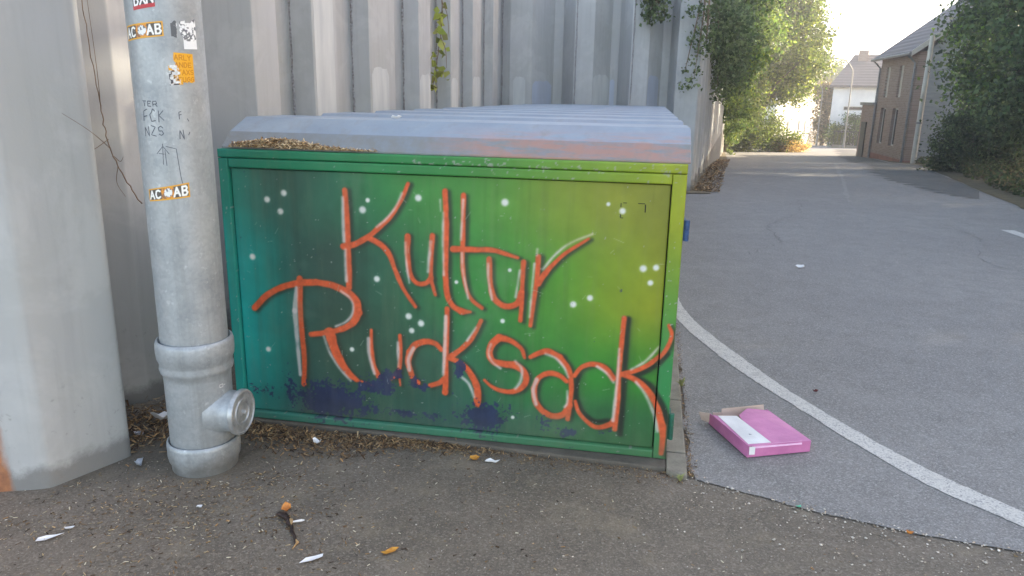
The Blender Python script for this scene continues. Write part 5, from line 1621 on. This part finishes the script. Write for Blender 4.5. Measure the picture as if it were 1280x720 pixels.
def tile_mat(name, a, b_):
    n = N(name)
    v = n.coords('Object')
    w = n.t.nodes.new('ShaderNodeTexWave'); w.bands_direction = 'Z'
    w.inputs['Scale'].default_value = 1.4; w.inputs['Distortion'].default_value = 0.4
    n.link(v, w.inputs['Vector'])
    c = n.mix(n.noise(v, 4, 5), a, b_)
    c = n.mix(n.ramp(w.outputs['Fac'], [(0.0, 0.5), (0.35, 0.0)]), c, tuple(x * .5 for x in a))
    n.set(c, 0.75, 0, 0.3); n.bump(w.outputs['Fac'], 0.5, 0.05)
    return n.m
M['tile'] = tile_mat('dark_roof_tiles', lin(112, 108, 108), lin(92, 88, 90))
M['white_wall'] = simple_mat('white_render', lin(226, 226, 224), lin(212, 212, 212), 1.2, 0.9)
M['grey_wall'] = simple_mat('grey_cladding', lin(150, 154, 156), lin(134, 138, 142), 2, 0.8, stretch=(1, 1, 6))
M['plinth'] = simple_mat('reddish_plinth', lin(150, 106, 94), lin(128, 90, 80), 2, 0.9)
M['glass'] = simple_mat('dark_window_glass', lin(58, 56, 56), lin(44, 44, 46), 3, 0.12)
M['shutter'] = simple_mat('pale_shutter', lin(206, 200, 190), lin(190, 184, 176), 3, 0.7, stretch=(1, 1, 30))
M['frame_w'] = simple_mat('off_white_frame', lin(196, 192, 184), lin(180, 176, 168), 6, 0.6)
M['gutter'] = simple_mat('zinc_gutter', lin(140, 140, 142), lin(118, 118, 120), 8, 0.5, 0.3)
M['lamp_pole'] = simple_mat('pale_lamp_steel', lin(146, 142, 134), lin(130, 127, 120), 4, 0.55, 0.2)
M['dark_metal'] = simple_mat('dark_fence_metal', lin(64, 66, 64), lin(50, 52, 50), 10, 0.6)

def house_frame(p0, p1, zb, name, label, cat='house', group=None):
    """local x runs from p0 to p1 along the front, local y goes into the house"""
    a = math.atan2(p1[1] - p0[1], p1[0] - p0[0])
    return thing(name, label, cat, (p0[0], p0[1], zb), a, group), math.hypot(p1[0] - p0[0], p1[1] - p0[1])
def window(t, x0, x1, z0, z1, y, glass, sill=True, parent=None):
    """opening panel set in a reveal: frame, pane, sill"""
    mb = MB()
    f = 0.06
    mb.box(x0, x0 + f, y - .03, y + .04, z0, z1).box(x1 - f, x1, y - .03, y + .04, z0, z1).box(x0 + f, x1 - f, y - .03, y + .04, z0, z0 + f).box(x0 + f, x1 - f, y - .03, y + .04, z1 - f, z1)
    w = mb.build('window', M['frame_w'], t)
    mb = MB(); mb.box(x0 + f, x1 - f, y + .0, y + .02, z0 + f, z1 - f); mb.build('pane', glass, w)
    if sill:
        mb = MB(); mb.box(x0 - .06, x1 + .06, y - .10, y - .032, z0 - .08, z0 - .002); mb.build('sill', M['frame_w'], w, bevel=0.01)
    return w
def wall_with_holes(t, name, x0, x1, z0, z1, y, th, holes, mat):
    """front wall as slabs around rectangular openings (holes sorted, all non-overlapping columns)"""
    mb = MB()
    xs = sorted({x0, x1} | {h[0] for h in holes} | {h[1] for h in holes})
    for a, b in zip(xs[:-1], xs[1:]):
        zs = [z0]
        for h in sorted([h for h in holes if h[0] <= a + 1e-6 and h[1] >= b - 1e-6], key=lambda h: h[2]):
            zs += [h[2], h[3]]
        zs.append(z1)
        for k in range(0, len(zs), 2):
            if zs[k + 1] - zs[k] > 1e-4:
                mb.box(a, b, y, y + th, zs[k], zs[k + 1])
    return mb.build(name, mat, t)

# brick house: front faces the road; local x from far corner to near corner
bh, FL = house_frame((18.15, 38.5), (17.08, 33.0), -1.35, 'brick_house', 'two-storey brown brick house with dark tiled roof at the road edge')
EV = 5.05
# the local frame: +x towards the near corner, +y into the plot (to the right of the road)
holes = [(1.0, 1.62, 3.15, 4.55), (3.1, 3.72, 3.15, 4.55), (0.9, 1.75, 0.95, 2.65), (2.9, 3.75, 0.95, 2.65)]
wall_with_holes(bh, 'front_wall', 0, FL, 0.45, EV, 0.0, 0.3, holes, M['brick'])
mb = MB(); mb.box(0, FL, -0.02, 0.3, -0.3, 0.447); mb.build('plinth', M['plinth'], bh)
for h in holes[:2]: window(bh, *h, 0.12, M['shutter'])
for h in holes[2:]: window(bh, *h, 0.16, M['glass'])
DEP = 8.0
mb = MB(); mb.prism([(FL - .3, .302, -.3), (FL - .3, DEP, -.3), (FL - .3, DEP, EV), (FL - .3, DEP / 2, EV + 3.1), (FL - .3, .302, EV)], (.3, 0, 0)); mb.build('gable_wall', M['grey_wall'], bh)
mb = MB(); mb.prism([(0, .302, -.3), (0, DEP, -.3), (0, DEP, EV), (0, DEP / 2, EV + 3.1), (0, .302, EV)], (.3, 0, 0)); mb.build('gable_wall', M['brick'], bh)
mb = MB(); mb.box(.302, FL - .302, DEP - .3, DEP, -.3, EV); mb.build('back_wall', M['brick'], bh)
for sgn in (0, 1):
    mb = MB()
    y_e, y_r = (-.35, DEP / 2) if sgn == 0 else (DEP + .35, DEP / 2 + .002)
    ze = EV - .27 + 0.12
    zr = EV + 3.1 + 0.12
    mb.prism([(-.2, y_e, ze), (-.2, y_r, zr), (-.2, y_r, zr + .14), (-.2, y_e, ze + .14)], (FL + .4, 0, 0))
    mb.build('roof', M['tile'], bh)
mb = MB(); mb.tube([(-.25, -.42, EV - .12), (FL + .25, -.42, EV - .12)], .07, 8); mb.build('gutter', M['gutter'], bh)
mb = MB(); mb.prism([(FL + .201, -.38, EV - .24), (FL + .201, DEP / 2, EV + 3.12), (FL + .201, DEP / 2, EV + 3.36), (FL + .201, -.38, EV)], (.05, 0, 0)); mb.build('verge_board', M['frame_w'], bh)
for x in (0.10, FL - .12):
    mb = MB(); mb.tube([(x, -.42, EV - .15), (x, -.08, EV - .5), (x, -.08, 0.1)], .05, 8); mb.build('downpipe', M['gutter'], bh)
# annex
an = MB(); an.box(-2.5, -.004, -0.06, 4.0, -.4, 2.75); an.build('annex_wall', M['brick'], bh)
an = MB(); an.box(-2.6, -.006, -0.16, 4.1, 2.752, 2.9); an.build('annex_roof', M['gutter'], bh)
an = MB(); an.box(-2.0, -1.1, -.12, -.064, -.2, 1.9); an.build('door', M['dark_metal'], bh)

# white house with dark roof further on
wh, WL = house_frame((25.6, 62.0), (33.9, 58.53), float(tz(62)) - .1, 'white_house', 'white rendered house with steep dark tiled roof and chimney behind the brick house')
EW = 4.95
hl = [(0.9, 2.5, 3.05, 3.38), (5.0, 6.2, 1.2, 2.6)]
wall_with_holes(wh, 'front_wall', 0, WL, -.3, EW, 0, .3, hl, M['white_wall'])
for h in hl: window(wh, *h, .12, M['glass'])
mb = MB(); mb.box(0, .3, .302, 9, -.3, EW); mb.build('side_wall', M['white_wall'], wh)
mb = MB(); mb.box(WL - .3, WL, .302, 9, -.3, EW); mb.build('side_wall', M['white_wall'], wh)
mb = MB(); mb.add([(-.3, -.4, EW - .1), (WL + .3, -.4, EW - .1), (WL + .3, 9.4, EW - .1), (-.3, 9.4, EW - .1), (1.3, 4.5, EW + 2.65), (WL - 1.5, 4.5, EW + 2.65), (-.3, -.4, EW + .05), (WL + .3, -.4, EW + .05), (WL + .3, 9.4, EW + .05), (-.3, 9.4, EW + .05)],
                 [(0, 3, 2, 1), (0, 1, 7, 6), (1, 2, 8, 7), (2, 3, 9, 8), (3, 0, 6, 9), (6, 7, 5, 4), (8, 9, 4, 5), (7, 8, 5), (9, 6, 4)])
rf = mb.build('roof', M['tile'], wh)
mb = MB(); mb.box(1.6, 2.35, 3.4, 4.1, EW + 1.5, EW + 2.95); ch = mb.build('chimney', M['brick'], rf)
mb = MB(); mb.box(.4, 1.5, -1.2, -.002, 1.35, 1.6); mb.build('canopy', M['white_wall'], wh)

# sunlit white house behind the yellow-green tree, turned towards the sun
sw, SL = house_frame((24.2, 71.0), (30.3, 78.5), float(tz(74)) - .3, 'white_house', 'sunlit white house partly hidden behind the yellow-green tree')
hl = [(0.8, 1.7, 1.0, 2.4), (3.2, 3.9, 0.3, 2.5), (6.3, 7.0, 1.0, 2.5), (8.2, 8.8, .9, 2.5)]
wall_with_holes(sw, 'front_wall', 0, SL, -.4, 5.2, 0, .3, hl, M['white_wall'])
for h in hl: window(sw, *h, .14, M['frame_w'])
mb = MB(); mb.box(0, .3, .302, 7, -.4, 5.2); mb.build('side_wall', M['white_wall'], sw)
mb = MB(); mb.box(SL - .3, SL, .302, 7, -.4, 5.2); mb.build('side_wall', M['white_wall'], sw)
mb = MB(); mb.prism([(-.3, -.4, 5.202), (-.3, 7.4, 5.202), (-.3, 3.5, 7.6)], (SL + .6, 0, 0)); mb.build('roof', M['tile'], sw)

# ------------------------------------------------------------------ street lamps, pole, railing
def lamp(loc, h, arm, label, lean=0.0):
    t = thing('street_lamp', label, 'street lamp', loc, 0, 'street lamps along the road')
    mb = MB(); mb.tube([(0, 0, -.2), (0, 0, 1.0), (0, 0, 1.02), (0.0, 0, h * .9), (-.06, 0, h * .955), (-.35, 0, h + .12), (-arm * .6, 0, h + .38), (-arm, 0, h + .45)], [.085, .085, .06, .045, .04, .036, .034, .03], 10)
    mb.build('pole', M['lamp_pole'], t, smooth_angle=0.8)
    mb = MB(); mb.hexa([(-arm - .75, -.10, h + .46), (-arm + .05, -.13, h + .40), (-arm + .05, .13, h + .40), (-arm - .75, .10, h + .46)], [(-arm - .70, -.07, h + .56), (-arm + .05, -.08, h + .54), (-arm + .05, .08, h + .54), (-arm - .70, .07, h + .56)])
    mb.build('lamp_head', M['gutter'], t, bevel=0.02)
    return t
lamp((25.25, 58.0, float(tz(58))), 6.1, 1.25, 'tall pale street lamp standing before the white house by the garden railing')
lamp((27.15, 68.0, float(tz(68))), 5.2, 0.7, 'shorter pale street lamp farther down, beside the sunlit white house')
up = thing('utility_pole', 'pale steel pole standing before the gable end of the brick house', 'pole', (16.34, 30.8, float(tz(30.8))))
mb = MB(); mb.tube([(0, 0, -.2), (0, 0, 2.6), (0.01, 0, 5.0)], [.11, .10, .085], 12); mb.build('shaft', simple_mat('pale_pole_paint', lin(200, 198, 190), lin(184, 182, 174), 4, 0.6), up, smooth_angle=0.8)
mb = MB(); mb.box(-.13, .0, -.17, -.09, 2.45, 2.85); mb.build('junction_box', M['frame_w'], up, bevel=0.01)
mb = MB(); mb.lathe([(.13, 1.6), (.13, 1.68)], n=12); mb.build('clamp', M['gutter'], up)
gr = thing('garden_railing', 'dark metal garden railing on a low wall beside the brick annex', 'railing', (24.9, 59.2, float(tz(59))), math.atan2(-3.5, 3.6))
for k in range(16):
    mb = MB(); x = k * .3; mb.box(x, x + .035, 0, .035, .25, 1.25); mb.build('bar', M['dark_metal'], gr)
mb = MB(); mb.box(-.05, 4.75, -.01, .045, 1.252, 1.31); mb.build('rail', M['dark_metal'], gr)
mb = MB(); mb.box(-.05, 4.75, -.08, .12, -.2, .248); mb.build('low_wall', M['concrete'], gr)
# grey shed front and dark fence behind the ivy bush
sh = thing('wooden_shed', 'dark weathered shed under the trees behind the ivy bush', 'shed', (17.2, 26.0, float(tz(26))), 0.35)
for k in range(14):
    mb = MB(); mb.box(k * .30, k * .30 + .285, 0, .03 + .006 * (k % 2), -.1, 2.3); mb.build('plank', simple_mat('shed_plank', lin(92, 84, 78), lin(68, 62, 58), 6, 0.9, stretch=(4, 4, .5)) if k == 0 else bpy.data.materials['shed_plank'], sh)
mb = MB(); mb.prism([(-.2, -.4, 2.302), (-.2, 2.6, 2.9), (-.2, 2.6, 3.0), (-.2, -.4, 2.4)], (4.6, 0, 0)); mb.build('roof', M['gutter'], sh)
for x in (0, 4.14):
    mb = MB(); mb.box(x, x + .06, .04, 2.4, -.1, 2.38); mb.build('side_wall', bpy.data.materials['shed_plank'], sh)
# low greenery on the shaded verge under the right-hand trees
def s_cover(n):
    rs = np.random.RandomState(33)
    y = rs.uniform(10.5, 31, n)
    x = interp_tab([(5, 8.5), (8, 7.8), (11.4, 8.0), (14.1, 8.95), (20, 11.35), (27.5, 15.0), (31, 16.2)], y) + 0.25 + np.abs(rs.normal(0, 1.6, n))
    k = fbm(x, y, 0.9, 35, 3) > 0.40
    x, y = x[k], y[k]
    return np.column_stack([x, y, tz(y) + 0.02 + rs.rand(len(x)) ** 2 * 0.28]), rs
pts, rs_ = s_cover(15000)
V_, C_ = leaves(pts, 0.10, rs_, [(70, 86, 50), (80, 94, 58), (62, 76, 46), (104, 96, 66)], 0.6, 0.0, 0.5)
gc = bpy.data.objects.new('ground_cover', mesh_fast('ground_cover', V_.reshape(-1, 3), np.arange(len(V_) * 4), 4))
set_cols(gc.data, np.repeat(lin_np(C_), 4, 0)); gc.data.materials.append(M['leaf']); COL.objects.link(gc)
tag(gc, 'low weeds and ground cover on the shaded verge under the right-hand trees', 'ground cover', kind='stuff')
# fine cracks in the road surface
M['crack'] = simple_mat('road_crack', lin(112, 110, 107), lin(122, 120, 117), 20, 0.95)
for k, path in enumerate([[(2.4, 7.5), (3.0, 8.3), (3.3, 9.4), (4.1, 10.6), (4.6, 12.0)], [(4.6, 5.6), (5.0, 6.5), (4.8, 7.4), (5.5, 8.6), (5.7, 9.8)], [(6.0, 12.4), (6.9, 13.2), (7.6, 13.3)], [(3.6, 4.2), (4.1, 4.6), (4.3, 5.2), (4.7, 5.5)]]):
    c = catmull(path, 12)
    rs = np.random.RandomState(k)
    c = c + rs.normal(0, 0.025, c.shape)
    w = rs.uniform(0.002, 0.008, len(c))
    V = [(p[0] - w[i], p[1], float(tz(p[1])) + 0.0085) for i, p in enumerate(c)] + [(p[0] + w[i], p[1], float(tz(p[1])) + 0.0085) for i, p in enumerate(c)]
    m_ = len(c)
    me = bpy.data.meshes.new('crack'); me.from_pydata(V, [], [(i, i + 1, m_ + i + 1, m_ + i) for i in range(m_ - 1)])
    link('crack', me, M['crack'], road)

# ------------------------------------------------------------------ thin morning haze
hz = MB(); hz.box(-175, 275, -45, 435, -9.6, 13.5)
hn = N('thin_haze')
hn.t.nodes.remove(hn.b)
pv = hn.t.nodes.new('ShaderNodeVolumePrincipled')
pv.inputs['Color'].default_value = (0.95, 0.95, 0.95, 1)
pv.inputs['Density'].default_value = 0.003
pv.inputs['Anisotropy'].default_value = 0.35
hn.link(pv.outputs[0], hn.out.inputs['Volume'])
tag(hz.build('haze', hn.m), 'thin pale haze filling the air of the street', 'haze', kind='stuff')
